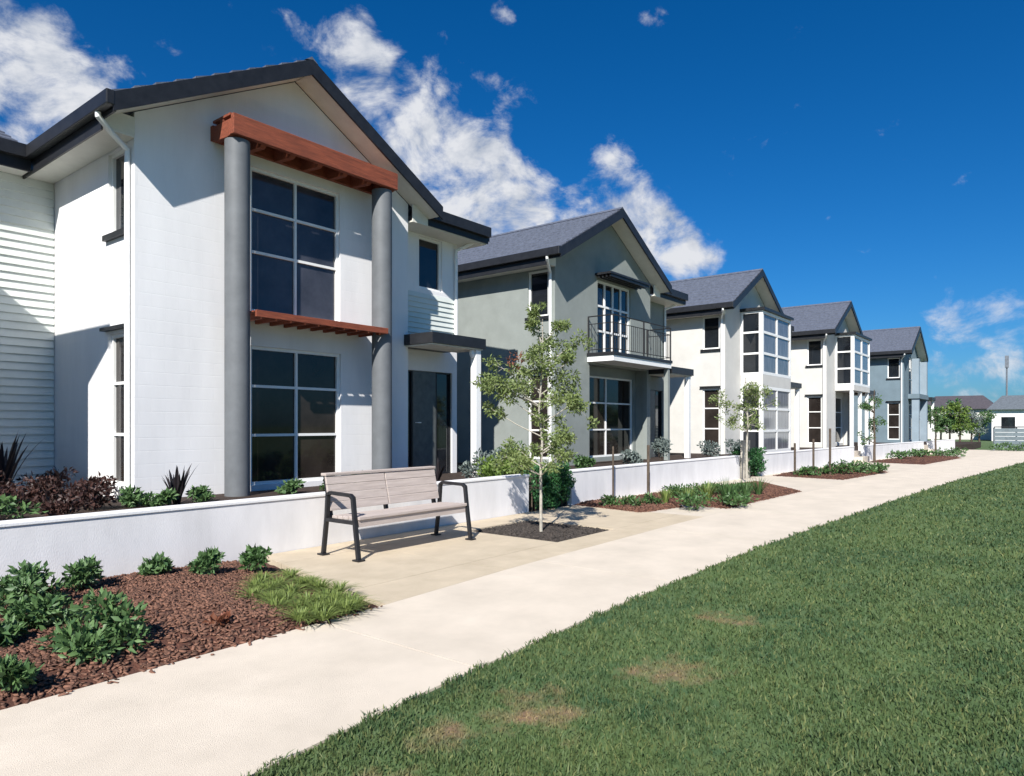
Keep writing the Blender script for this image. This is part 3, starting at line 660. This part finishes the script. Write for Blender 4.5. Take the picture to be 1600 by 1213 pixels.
# ------------------------------------------------------------------ bench
def bench():
    B = thing('park_bench', 'weathered timber bench with black iron arms in front of the low white wall', 'bench', (5.45, 5.95, 0))
    X0, X1 = 4.62, 6.34
    yf, yb = 5.70, 6.22
    for x in (X0, X1):
        l = MB()
        def bar(pts, w=.05, t=.035):
            for (p, q) in zip(pts[:-1], pts[1:]):
                p = Vector((x, *p)); q = Vector((x, *q)); d = (q - p).normalized(); s = Vector((1, 0, 0)); u = d.cross(s).normalized() * t / 2; s = s * w / 2
                p = p - d * .008; q = q + d * .008
                l.hexa([p - s - u, p + s - u, p + s + u, p - s + u, q - s - u, q + s - u, q + s + u, q - s + u])
        bar([(yf - .03, 0), (yf + .03, .40), (yf + .06, .64)]); bar([(yf + .06, .64), (yf + .10, .665), (yb - .08, .675), (yb - .04, .65)]); bar([(yb - .04, .65), (yb - .02, .40), (yb + .04, 0)])
        bar([(yf + .03, .385), (yb - .02, .385)], .045, .04)
        f = mk('bench_frame', l, M['black'], B, bevel=.006)
        for y in (yf - .03, yb + .04):
            m = MB(); m.box(x - .045, x + .045, y - .05, y + .05, 0, .015); mk('foot', m, M['black'], f)
    bx0, bx1 = X0 - .10, X1 + .10
    for i in range(5):       # seat slats
        y = yf + .0 + i * .092; s = MB(); s.box(X0 + .03, X1 - .03, y, y + .082, .41 - i * .004, .445 - i * .004); mk('seat_slat', s, M['bench'], B, bevel=.006)
    for half in ((X0 + .03, (X0 + X1) / 2 - .006), ((X0 + X1) / 2 + .006, X1 - .03)):
        for i in range(4):   # back slats lean backwards
            z = .475 + i * .092; y = yb - .05 + i * .022
            s = MB(); s.hexa([(half[0], y, z), (half[1], y, z), (half[1], y + .03, z), (half[0], y + .03, z), (half[0], y + .02, z + .089), (half[1], y + .02, z + .089), (half[1], y + .05, z + .089), (half[0], y + .05, z + .089)])
            mk('back_slat', s, M['bench'], B, bevel=.006)
    for x in (X0 + .05, (X0 + X1) / 2 - .02, X1 - .09):
        s = MB(); s.hexa([(x, yb - .02, .38), (x + .04, yb - .02, .38), (x + .04, yb + .02, .38), (x, yb + .02, .38), (x, yb + .078, .84), (x + .04, yb + .078, .84), (x + .04, yb + .11, .84), (x, yb + .11, .84)]); mk('back_support', s, M['black'], B)
    s = MB(); s.box(X0 + .02, X1 - .02, yb + .025, yb + .115, .845, .875); mk('top_rail', s, M['bench'], B, bevel=.006)
    s = MB(); s.box(X0 + .04, X1 - .04, yf + .02, yf + .05, .335, .408); mk('seat_rail', s, M['bench'], B)
bench()

# ------------------------------------------------------------------ plants
def leaves(centres, per, lw, ll, spread, up=.3):
    """leaf-shaped folded quads scattered in ellipsoids (centre, radii)"""
    V = []; F = []
    for (c, rad), n in zip(centres, per):
        for _ in range(n):
            d = RNG.normal(0, 1, 3); d /= np.linalg.norm(d); r = RNG.random() ** .45
            p = np.array(c) + d * np.array(rad) * r
            o = d * .8 + RNG.normal(0, spread, 3); o[2] += up; o /= np.linalg.norm(o)
            s = np.cross(o, RNG.normal(0, 1, 3)); s /= np.linalg.norm(s) + 1e-6; nn = np.cross(s, o)
            L_, w = ll * RNG.uniform(.7, 1.25), lw * RNG.uniform(.7, 1.2); k = len(V)
            V += [p, p + o * L_ * .5 + s * w + nn * w * .35, p + o * L_ - nn * L_ * .12, p + o * L_ * .5 - s * w + nn * w * .35, p + o * L_ * .45]
            F += [(k, k + 1, k + 4), (k + 1, k + 2, k + 4), (k + 2, k + 3, k + 4), (k + 3, k, k + 4)]
    return np.array(V), np.array(F)
def shrub(name, label, cat, x, y, z, w, h, mt, n, lw, ll, group, nb=9, stems=True, seed=0):
    global RNG
    RNG = np.random.default_rng(seed + int(x * 100) + int(y * 37))
    T = thing(name, label, cat, (x, y, z), group); cs = []
    for i in range(nb):
        a = RNG.uniform(0, 6.28); rr = w * .5 * RNG.random() ** .6 * .75; t = RNG.uniform(.25, .85)
        cs.append(((x + math.cos(a) * rr, y + math.sin(a) * rr, z + h * t * (1 - .25 * rr / (w * .5))), (w * .2, w * .2, h * .18)))
    V, F = leaves(cs, [max(4, n // nb)] * nb, lw, ll, .7)
    V[:, 2] = np.maximum(V[:, 2], z + .005)
    npmesh('foliage', V, F, M[mt], T)
    if stems:
        s = MB()
        for c, _ in cs: s.tube([(x, y, z - .02), ((x + c[0]) / 2 + RNG.normal(0, .01), (y + c[1]) / 2, z + (c[2] - z) * .6), c], [.008, .006, .003], 5)
        mk('stem', s, M['bark'], T)
    return T
def flax(name, label, cat, x, y, z, h, n, mt, group, wid=.03, spread=.55, seed=1):
    R = random.Random(seed + int(x * 50)); T = thing(name, label, cat, (x, y, z), group); m = MB()
    for i in range(n):
        a = R.uniform(0, 6.28); lean = R.uniform(.08, spread); L_ = h * R.uniform(.7, 1.08); d = Vector((math.cos(a), math.sin(a), 0)); s = Vector((-d.y, d.x, 0)); vs = []
        for k in range(6):
            t = k / 5; p = Vector((x, y, z)) + d * (.03 + lean * L_ * t ** 1.4) + Vector((0, 0, L_ * (t - .28 * lean * t ** 3)))
            w = wid * (1 - t) ** .6 * (.6 + 1.2 * t if t < .35 else 1.0); vs += [p - s * w + d * w * .3, p, p + s * w + d * w * .3]
        fs = []
        for k in range(5): o = k * 3; fs += [(o, o + 1, o + 4, o + 3), (o + 1, o + 2, o + 5, o + 4)]
        m.add(vs, fs)
    mk('blade_cluster', m, M[mt], T, fixn=False); return T
def tree(name, label, x, y, z, h, clumps, leafmt, n, lw, ll, tr=.022, trunkmt='trunk', group=None, extra=None, seed=3):
    global RNG
    RNG = np.random.default_rng(seed); R = random.Random(seed)
    T = thing(name, label, 'tree', (x, y, z), group)
    t = MB(); pts = [(x, y, z - .03)]
    for k in range(1, 8): pts.append((x + R.uniform(-1, 1) * .012 * k * .5, y + R.uniform(-1, 1) * .012 * k * .5, z + h * .93 * k / 7))
    t.tube(pts, [tr * (1 - .1 * k) for k in range(8)], 8); mk('trunk', t, M[trunkmt], T, smooth=True)
    lm = MB(); cs = []; lm.tube(pts[2:], tr * .2, 5)
    for (dx, dy, dz, r) in clumps:
        c = (x + dx, y + dy, z + dz); zz = max(.25 * h, dz - .35 * math.hypot(dx, dy) - .12); b = (x, y, z + zz)
        mid = ((b[0] + c[0]) / 2, (b[1] + c[1]) / 2, (b[2] + c[2]) / 2 - .02); lm.tube([b, mid, c], [tr * .45, tr * .3, tr * .12], 5)
        for q in range(5): 
            e = (c[0] + R.gauss(0, r * .6), c[1] + R.gauss(0, r * .6), c[2] + R.gauss(0, r * .5)); lm.tube([mid, c, e], [tr * .2, tr * .14, tr * .07], 4); cs.append((e, (r * .55, r * .55, r * .5)))
    mk('limb', lm, M[trunkmt], T)
    V, F = leaves(cs, [n // len(cs)] * len(cs), lw, ll, .8, up=-.1); npmesh('crown', V, F, M[leafmt], T)
    if extra:
        V, F = leaves(extra, [70] * len(extra), lw, ll, .8, up=-.1); npmesh('crown', V, F, M['leaf_red'], T)
    return T
# right/towards-camera helper in tree space: (right, away) -> world offset
CR, CF = Vector((math.sin(HEAD), -math.cos(HEAD), 0)), Vector((math.cos(HEAD), math.sin(HEAD), 0))
def cl(r, a, z, s): v = CR * r + CF * a; return (v.x, v.y, z, s)
RR = random.Random(5)
cl1 = [cl(RR.gauss(0, 1) * w, RR.gauss(0, .22), z, s) for z, w, s in ((.95, .22, .13), (1.05, .3, .13), (1.15, .25, .13), (1.25, .2, .12), (1.70, .30, .15), (1.78, .36, .16), (1.85, .34, .16), (1.92, .34, .17), (2.0, .30, .16), (2.08, .33, .16), (2.17, .28, .15), (2.25, .30, .15), (2.35, .2, .14), (2.45, .2, .14), (2.55, .14, .13), (2.66, .10, .12), (2.8, .06, .1), (2.9, .04, .09))]
cl1 += [cl(-.5, .1, 2.15, .15), cl(-.4, -.1, 1.75, .16), cl(.35, .1, 1.95, .15), cl(.38, -.1, 2.25, .12), cl(-.3, .1, 1.1, .15), cl(-.45, 0, 1.0, .13), cl(.05, 0, 1.45, .13)]
cl1 += [cl(-.55, 0, 1.95, .15), cl(-.7, .05, 2.0, .12), cl(.42, .0, 1.7, .14), cl(-.62, .1, 1.6, .1), cl(.3, 0, 1.25, .13), cl(.25, .1, 1.05, .13)]
v = CR * -.32
tree('young_tree', 'slender young tree with airy green crown in the square pit beside the bench', 7.32, 5.32, -.01, 3.0, cl1, 'leaf_tree', 9000, .012, .056, extra=[((7.32 + v.x, 5.32 + v.y, 2.22), (.13, .13, .14))], group='young street trees')
RR = random.Random(9)
cl2 = [cl(RR.gauss(0, .3), RR.gauss(0, .25), RR.uniform(1.3, 2.6), .17) for _ in range(10)] + [cl(-.45, 0, 1.5, .16), cl(-.5, 0, 1.85, .16), cl(.35, 0, 2.2, .2), cl(.3, 0, 1.8, .2)]
tree('young_tree', 'young staked tree at the end of the second mulch bed before the cream house', 17.0, 6.1, 0, 2.75, cl2, 'leaf_tree', 2600, .014, .065, tr=.035, group='young street trees', seed=8)
RR = random.Random(12)
cl3 = [cl(RR.gauss(0, .16), RR.gauss(0, .16), RR.uniform(.9, 2.6), .17) for _ in range(14)]
tree('young_tree', 'thin young tree in the wall gap before the fourth house', 28.6, 5.5, 0, 2.9, cl3[:8], 'leaf_mid', 1100, .02, .09, tr=.05, trunkmt='bark', group='young street trees', seed=12)
RR = random.Random(14)
cl4 = [cl(RR.gauss(0, .16), RR.gauss(0, .16), RR.uniform(.8, 2.2), .18) for _ in range(10)]
tree('young_tree', 'thin young tree in the farthest wall gap near the blue green house', 39.6, 4.9, 0, 2.2, cl4[:7], 'leaf_mid', 900, .025, .1, tr=.05, trunkmt='bark', group='young street trees', seed=14)

def gp(px, py, z=0):
    d = 1087 * (1.4 - z) / (py - 664); a = (px - 800) / 1087; c, s = math.cos(HEAD), math.sin(HEAD)
    return ((c + a * s) * d, (s - a * c) * d)
# first bed
G1 = 'leafy green shrubs in the first mulch bed'
for i, (px, py, w, h, lab) in enumerate([
    (40, 955, .55, .36, 'wide leafy green shrub at the left edge of the first bed, against the wall'),
    (140, 925, .36, .28, 'tall leafy green shrub against the wall, second from the left'),
    (150, 1020, .55, .36, 'large bushy green shrub in the middle of the bark near the path'),
    (60, 985, .5, .26, 'low green shrub between the wall shrubs and the large bushy one'),
    (242, 902, .26, .22, 'small open green shrub against the wall, left of the middle'),
    (322, 897, .28, .23, 'small rounded green shrub against the wall, right of the middle'),
    (400, 888, .25, .22, 'yellowish green shrub against the wall, nearest the bench'),
    (0, 1010, .3, .2, 'small green shrub at the frame edge low on the left'),
    (12, 1075, .22, .16, 'tiny green seedling lowest at the left frame edge')]):
    x, y = gp(px, py, .05); y = min(y, 6.55); shrub('shrub', lab, 'shrub', x, y, (.04), w * .95, h * 1.0, 'leaf_dark' if i != 6 else 'leaf_mid', 950 if w > .4 else 480, .015, .065, G1, seed=i)
G2 = 'strappy yellow green clumps in the first bed'
GCP = [(410, 905, 'closest to the bench end of the wall'), (455, 925, 'in the middle of the ground cover'), (545, 940, 'nearest the sharp bed corner'), (495, 955, 'beside the path edge'), (395, 930, 'at the left of the ground cover'), (455, 900, 'behind the middle of the ground cover'), (512, 932, 'between the middle and the sharp corner'),
       (430, 948, 'at the front left of the ground cover'), (480, 940, 'front middle of the ground cover'), (485, 912, 'at the back right of the ground cover'), (520, 950, 'at the front right by the path'), (435, 912, 'back left of the middle'), (530, 922, 'along the paving side of the bed'), (470, 965, 'lowest in front of the ground cover'),
       (420, 920, 'just inside the back left of the mat'), (445, 938, 'left of the centre of the mat'), (470, 912, 'along the back edge of the mat'), (500, 918, 'at the back of the mat near the paving'), (500, 942, 'right of the centre of the mat'), (525, 938, 'inside the sharp corner of the mat'), (555, 946, 'at the very tip of the sharp corner'), (505, 964, 'on the path side of the mat'), (425, 935, 'inside the left edge of the mat'), (468, 950, 'inside the front edge of the mat'), (400, 915, 'at the back left edge of the mat'), (540, 952, 'between the tip and the path')]
for i, (px, py, lab) in enumerate(GCP):
    x, y = gp(px, py, .05); flax('ground_cover', 'strappy yellow green clump ' + lab, 'ground cover', x, y, .03, .10, 120, 'strap', G2, wid=.005, spread=2.6, seed=i)
x, y = gp(345, 978, .05); shrub('flower', 'small pinkish red plant lying on the bark in the first bed', 'plant', x, y, .03, .16, .09, 'leaf_red', 60, .018, .06, None, nb=4)
# garden of the first house
flax('flax_plant', 'dark spiky flax against the weatherboard wing at the far left', 'plant', 3.4, 12.4, GZ, 1.05, 26, 'flax', 'dark spiky flax plants', wid=.05)
flax('flax_plant', 'dark spiky flax in front of the white front wall', 'plant', 4.85, 10.0, GZ, .62, 18, 'flax', 'dark spiky flax plants', wid=.045, spread=.5)
flax('flax_plant', 'small dark flax by the wall end next to the front door', 'plant', 9.75, 9.6, GZ, .5, 14, 'flax', 'dark spiky flax plants', wid=.035)
for i, (x, y, w, h, mt, lab) in enumerate([
    (3.55, 11.1, .9, .5, 'leaf_maroon', 'maroon leaved bush behind the low wall, left one'), (4.2, 11.3, .8, .45, 'leaf_maroon', 'maroon leaved bush behind the low wall by the side window'),
    (2.9, 10.6, .9, .42, 'leaf_maroon', 'maroon leaved bush at the far left behind the low wall'), (4.05, 12.6, .8, .55, 'leaf_maroon', 'maroon leaved bush in the shade of the inner corner'),
    (2.4, 11.4, 1.0, .55, 'leaf_maroon', 'dark maroon bush at the frame edge below the weatherboards'), (3.1, 11.9, .9, .6, 'leaf_maroon', 'dark maroon bush around the foot of the spiky flax'), (3.75, 10.2, .7, .34, 'leaf_maroon', 'low maroon bush at the wall top left of the downpipe'), (2.6, 9.7, .9, .34, 'leaf_dark', 'low dark green bush at the frame edge just behind the low wall'), (3.3, 9.6, .7, .28, 'leaf_maroon', 'low maroon bush nearest the low wall on the left'),
    (4.25, 10.2, .45, .26, 'leaf_dark', 'small dark bush at the white house corner'), (4.55, 9.9, .4, .22, 'leaf_dark', 'small dark bush left of the front flax'), (5.15, 9.95, .4, .22, 'leaf_dark', 'small dark bush right of the front flax'),
    (6.8, 10.0, .5, .22, 'leaf_dark', 'low bush under the left half of the front window'), (7.5, 9.95, .55, .24, 'leaf_mid', 'low bush under the middle of the front window'), (8.2, 9.9, .5, .3, 'leaf_mid', 'low bush under the right half of the front window')]):
    shrub('bush', lab, 'bush', x, y, GZ, w, h, mt, 420, .02, .085, 'bushes in the first garden', seed=i)
for i, (x, y, w, h, mt, lab) in enumerate([
    (10.6, 9.2, .8, .75, 'leaf_grey', 'silvery bush beside the entry post of the white house'), (11.3, 9.4, .8, .7, 'leaf_grey', 'silvery bush right of the entry post'),
    (9.6, 7.9, .9, .62, 'leaf_lime', 'lime green bush above the low wall end beside the gap'), (10.35, 8.0, .8, .7, 'leaf_lime', 'lime green bush behind the young tree'),
    (12.0, 9.6, .9, .8, 'leaf_mid', 'green bush in the shade between the first two houses'), (14.6, 9.3, .7, .5, 'leaf_mid', 'green bush at the sage house corner')]):
    shrub('bush', lab, 'bush', x, y, GZ, w, h, mt, 700, .022, .085, 'bushes between the first two houses', seed=20 + i)
def block_hedge(label, xa, xb, y, d, h, n, lw, ll, seed):
    global RNG
    RNG = np.random.default_rng(seed); T = thing('hedge', label, 'hedge', ((xa + xb) / 2, y, 0), 'hedges in the wall gaps'); cs = []
    for i in range(60): cs.append(((RNG.uniform(xa + .06, xb - .06), y + RNG.uniform(-d, d) * .5, RNG.uniform(.08, h)), (.10, .10, .09)))
    V, F = leaves(cs, [n // 60] * 60, lw, ll, .8); V[:, 2] = np.maximum(V[:, 2], .005); npmesh('foliage', V, F, M['leaf_hedge'], T)
    m = MB()
    for i in range(8):
        x = xa + (xb - xa) * (i + .5) / 8; m.tube([(x, y, -.02), (x + .03, y + .02, h * .4), (x - .03, y, h * .8)], [.014, .01, .005], 5)
    mk('stem', m, M['bark'], T)
block_hedge('dense bright green hedge filling the wall gap behind the young tree', 9.0, 10.16, 6.78, .34, .70, 4200, .016, .055, 5)
block_hedge('dense green hedge filling the wall gap beside the second tree', 17.95, 19.25, 6.6, .4, .72, 3000, .02, .07, 6)
# second garden
for i, (x, y, w, h, lab) in enumerate([(16.6, 9.0, .7, .5, 'silvery bush under the left edge of the balcony'), (18.6, 9.2, .6, .9, 'pale tall bush under the balcony'), (22.0, 9.2, .8, .7, 'silvery bush near the entry of the sage house'), (23.8, 9.0, .8, .8, 'pale bush right of the sage house entry')]):
    shrub('bush', lab, 'bush', x, y, GZ, w, h, 'leaf_grey', 520, .025, .1, 'bushes in the second garden', seed=40 + i)
# second bed plants
lb = ['leftmost', 'second', 'third', 'fourth', 'fifth', 'rightmost']
for i, (px, py, h) in enumerate([(1040, 786, .3), (1075, 790, .34), (1105, 785, .42), (1135, 788, .5), (1165, 785, .45), (1185, 775, .4)]):
    x, y = gp(px, py, .03)
    flax('grass_clump', f'{lb[i]} of the upright green grass clumps in the second mulch bed', 'plant', x, y, .02, h, 90, 'strap' if i < 3 else 'leaf_mid', 'grass clumps in the second bed', wid=.010, spread=.75, seed=60 + i)
for i, (px, py) in enumerate([(955, 790), (985, 792), (1015, 790), (1050, 775)]):
    x, y = gp(px, py, .03); shrub('shrub', ['low dark plant at the left tip of the second bed', 'low dark plant beside the thin stake', 'low dark plant between the two stakes', 'low leafy plant against the wall of the second bed'][i], 'shrub', x, y, .02, .4, .2, 'leaf_mid', 200, .018, .07, 'low plants in the second bed', seed=70 + i)
for i, (px, py, lab) in enumerate([(1062, 779, 'left of the grass clumps by the wall'), (1092, 776, 'behind the second and third grass clumps'), (1122, 774, 'behind the fourth grass clump'), (1150, 770, 'behind the fifth grass clump'), (1088, 794, 'in front of the second grass clump'), (1150, 790, 'in front of the fifth grass clump')]):
    x, y = gp(px, py, .03); y = min(y, interp(WY, x) - .3); shrub('shrub', 'loose low green plant ' + lab, 'shrub', x, y, .02, .75, .26, 'leaf_mid', 420, .016, .065, 'loose low plants among the grass clumps', nb=14, seed=170 + i)
for i, (px, py, h) in enumerate([(1265, 743, .25), (1295, 743, .35), (1320, 742, .4), (1345, 740, .4), (1365, 738, .3)]):
    x, y = gp(px, py, .03); shrub('shrub', f"{['leftmost', 'second', 'middle', 'fourth', 'rightmost'][i]} of the low shrubs in the third mulch bed", 'shrub', x, y, .02, .8, h, 'leaf_mid', 300, .025, .09, 'shrubs in the third bed', seed=80 + i)
for i, (px, py) in enumerate([(1410, 718), (1440, 715), (1470, 714), (1495, 713)]):
    x, y = gp(px, py, .03); shrub('shrub', f"{['leftmost', 'second', 'third', 'rightmost'][i]} of the far low shrubs in the fourth mulch bed", 'shrub', x, y, .02, 1.1, .38, 'leaf_dark', 240, .035, .12, 'shrubs in the fourth bed', seed=90 + i)
# thin stakes
for i, (px, py, h, r, lab) in enumerate([(958, 782, 1.0, .018, 'thin dark stake at the left end of the second mulch bed'), (1013, 775, 1.0, .03, 'thicker dark stake right of the thin one in the second bed'), (1242, 744, .9, .03, 'dark stake at the left end of the third bed'), (1271, 742, 1.0, .03, 'dark stake left of the third bed shrubs'), (1297, 745, 1.3, .03, 'tall dark stake in the middle of the third bed')]):
    x, y = gp(px, py); m = MB(); m.tube([(0 + x, y, -.05), (x, y, h)], r, 8); o = mk('stake', m, M['bark']); tag(o, lab, 'stake', 'timber stakes in the beds')
x, y = gp(1166, 748); 
for k, dx in enumerate((-.16, .2)):
    m = MB(); m.box(x + dx, x + dx + .09, y, y + .09, -.05, 1.0); tag(mk('stake', m, M['trunk']), ['pale square stake on the left of the second tree', 'pale square stake on the right of the second tree'][k], 'stake', 'tree stakes at the second tree')

# ------------------------------------------------------------------ far end
def far_end():
    # fence across the end of the lawn
    x = 46.5; F = thing('fence', 'grey blue board fence across the far end of the lawn', 'fence', (x, -2, 0))
    first = None; y0 = -12.0
    for i in range(16):
        yy = y0 + i * 1.0; p = MB(); p.box(x + .03, x + .1, yy - .04, yy + .04, 0, 1.25); mk('post', p, M['pole'], F)
    for k in range(5):
        b = MB(); b.box(x - .02, x + .027, y0, y0 + 15, .12 + k * .22, .32 + k * .22); mk('board', b, M['fence'], F)
    b = MB(); b.box(x - .05, x + .12, y0, y0 + 15, 1.252, 1.31); mk('top_rail', b, M['dark'], F)
    hd = thing('hedge', 'low dark hedge running along the foot of the far fence', 'hedge', (x - .7, -2, 0)); R = random.Random(4)
    cs = [((x - .7 + R.gauss(0, .12), 2.9 - i * .25 + R.gauss(0, .05), R.uniform(.1, .38)), (.3, .25, .14)) for i in range(56)]
    V, F = leaves(cs, [50] * 56, .04, .13, .8); npmesh('foliage', V, F, M['leaf_dark'], hd)
    # small houses in the distance
    def cottage(label, x, y, w, d, h, rh, wallm, roofm, hip=.0):
        H = thing('distant_house', label, 'house', (x, y, 0), 'distant houses beyond the lawn')
        m = MB(); m.box(x, x + d, y - w, y, -.1, h); mk('wall', m, M[wallm], H)
        r = MB(); o = .4; xm = x + d / 2
        r.add([(x - o, y + o, h), (x - o, y - w - o, h), (x + d + o, y - w - o, h), (x + d + o, y + o, h), (xm, y + o - hip, h + rh), (xm, y - w - o + hip, h + rh)], [(0, 1, 5, 4), (2, 3, 4, 5), (1, 2, 5), (3, 0, 4), (3, 2, 1, 0)]); mk('roof', r, M[roofm], H)
        n = max(2, int(w / 3.2))
        for i in range(n):
            yy = y - w * (i + .5) / n; wv = MB(); wv.box(x - .03, x - .002, yy - .6, yy + .6, 1.0, 2.2); wd = mk('window', wv, M['trim'], H); g = MB(); g.box(x - .045, x - .032, yy - .52, yy + .52, 1.08, 2.12); mk('pane', g, M['glass'], wd)
        return H
    cottage('white distant house with a grey roof at the right edge of the view', 74, -1.0, 16, 8, 3.6, 1.9, 'white_smooth', 'fargrey', 2)
    cottage('small white distant house left of the grey roofed one', 78, 5.2, 5, 7, 2.8, 1.4, 'white_smooth', 'fargrey', 1)
    cottage('distant house with a brown roof behind the end trees', 84, 12.0, 6.5, 8, 3.0, 1.5, 'cream', 'redroof', 1.5)
    # trees at the end of the row
    for i, (px, d, h, mt, lab) in enumerate([(1470, 50, 2.6, 'leaf_mid', 'bushy green tree just right of the blue green house'), (1484, 52, 3.0, 'leaf_hedge', 'second green tree right of the blue green house'), (1500, 49, 3.3, 'leaf_lime', 'pale lime green tree above the farthest wall'), (1518, 54, 2.4, 'leaf_grey', 'grey green tree by the end of the farthest wall'), (1530, 58, 2.3, 'leaf_dark', 'dark small tree left of the white distant house')]):
        a = (px - 800) / 1087; c, s = math.cos(HEAD), math.sin(HEAD); x, y = (c + a * s) * d, (s - a * c) * d; R = random.Random(i)
        tree('garden_tree', lab, x, y, 0, h, [(R.gauss(0, .5), R.gauss(0, .5), h * R.uniform(.35, .98), .38) for _ in range(9)], mt, 1500, .05, .17, tr=.07, trunkmt='bark', group='trees at the end of the row', seed=200 + i)
    cs = []; pr = []
    for i in range(60):      # far tree line: reads as one low dark mass
        R = random.Random(300 + i); d = R.uniform(125, 175); th = math.radians(-24 + i * .62); h = R.uniform(3.6, 6.2)
        for _ in range(7): cs.append(((d * math.cos(th) + R.gauss(0, 2), d * math.sin(th) + R.gauss(0, 2), h * R.uniform(.15, .85)), (1.5, 1.5, 1.1))); pr.append(70)
    V, F = leaves(cs, pr, .25, .8, .8, up=-.1); tl = npmesh('distant_trees', V, F, M['leaf_dark']); kind(tl, 'stuff'); tag(tl, 'low dark line of trees along the horizon behind the distant houses', 'trees')
    P = thing('mast', 'thin dark mast rising behind the distant white house', 'mast', (100, 2.2, 0))
    m = MB(); m.tube([(100, 5.2, 0), (100, 5.2, 9.2)], [.13, .08], 8); P.location = (100, 5.2, 0); mk('mast_shaft', m, M['pole'], P)
    m = MB(); m.box(99.8, 100.2, 5.02, 5.38, 8.1, 9.5); mk('antenna', m, M['pole'], P)
far_end()
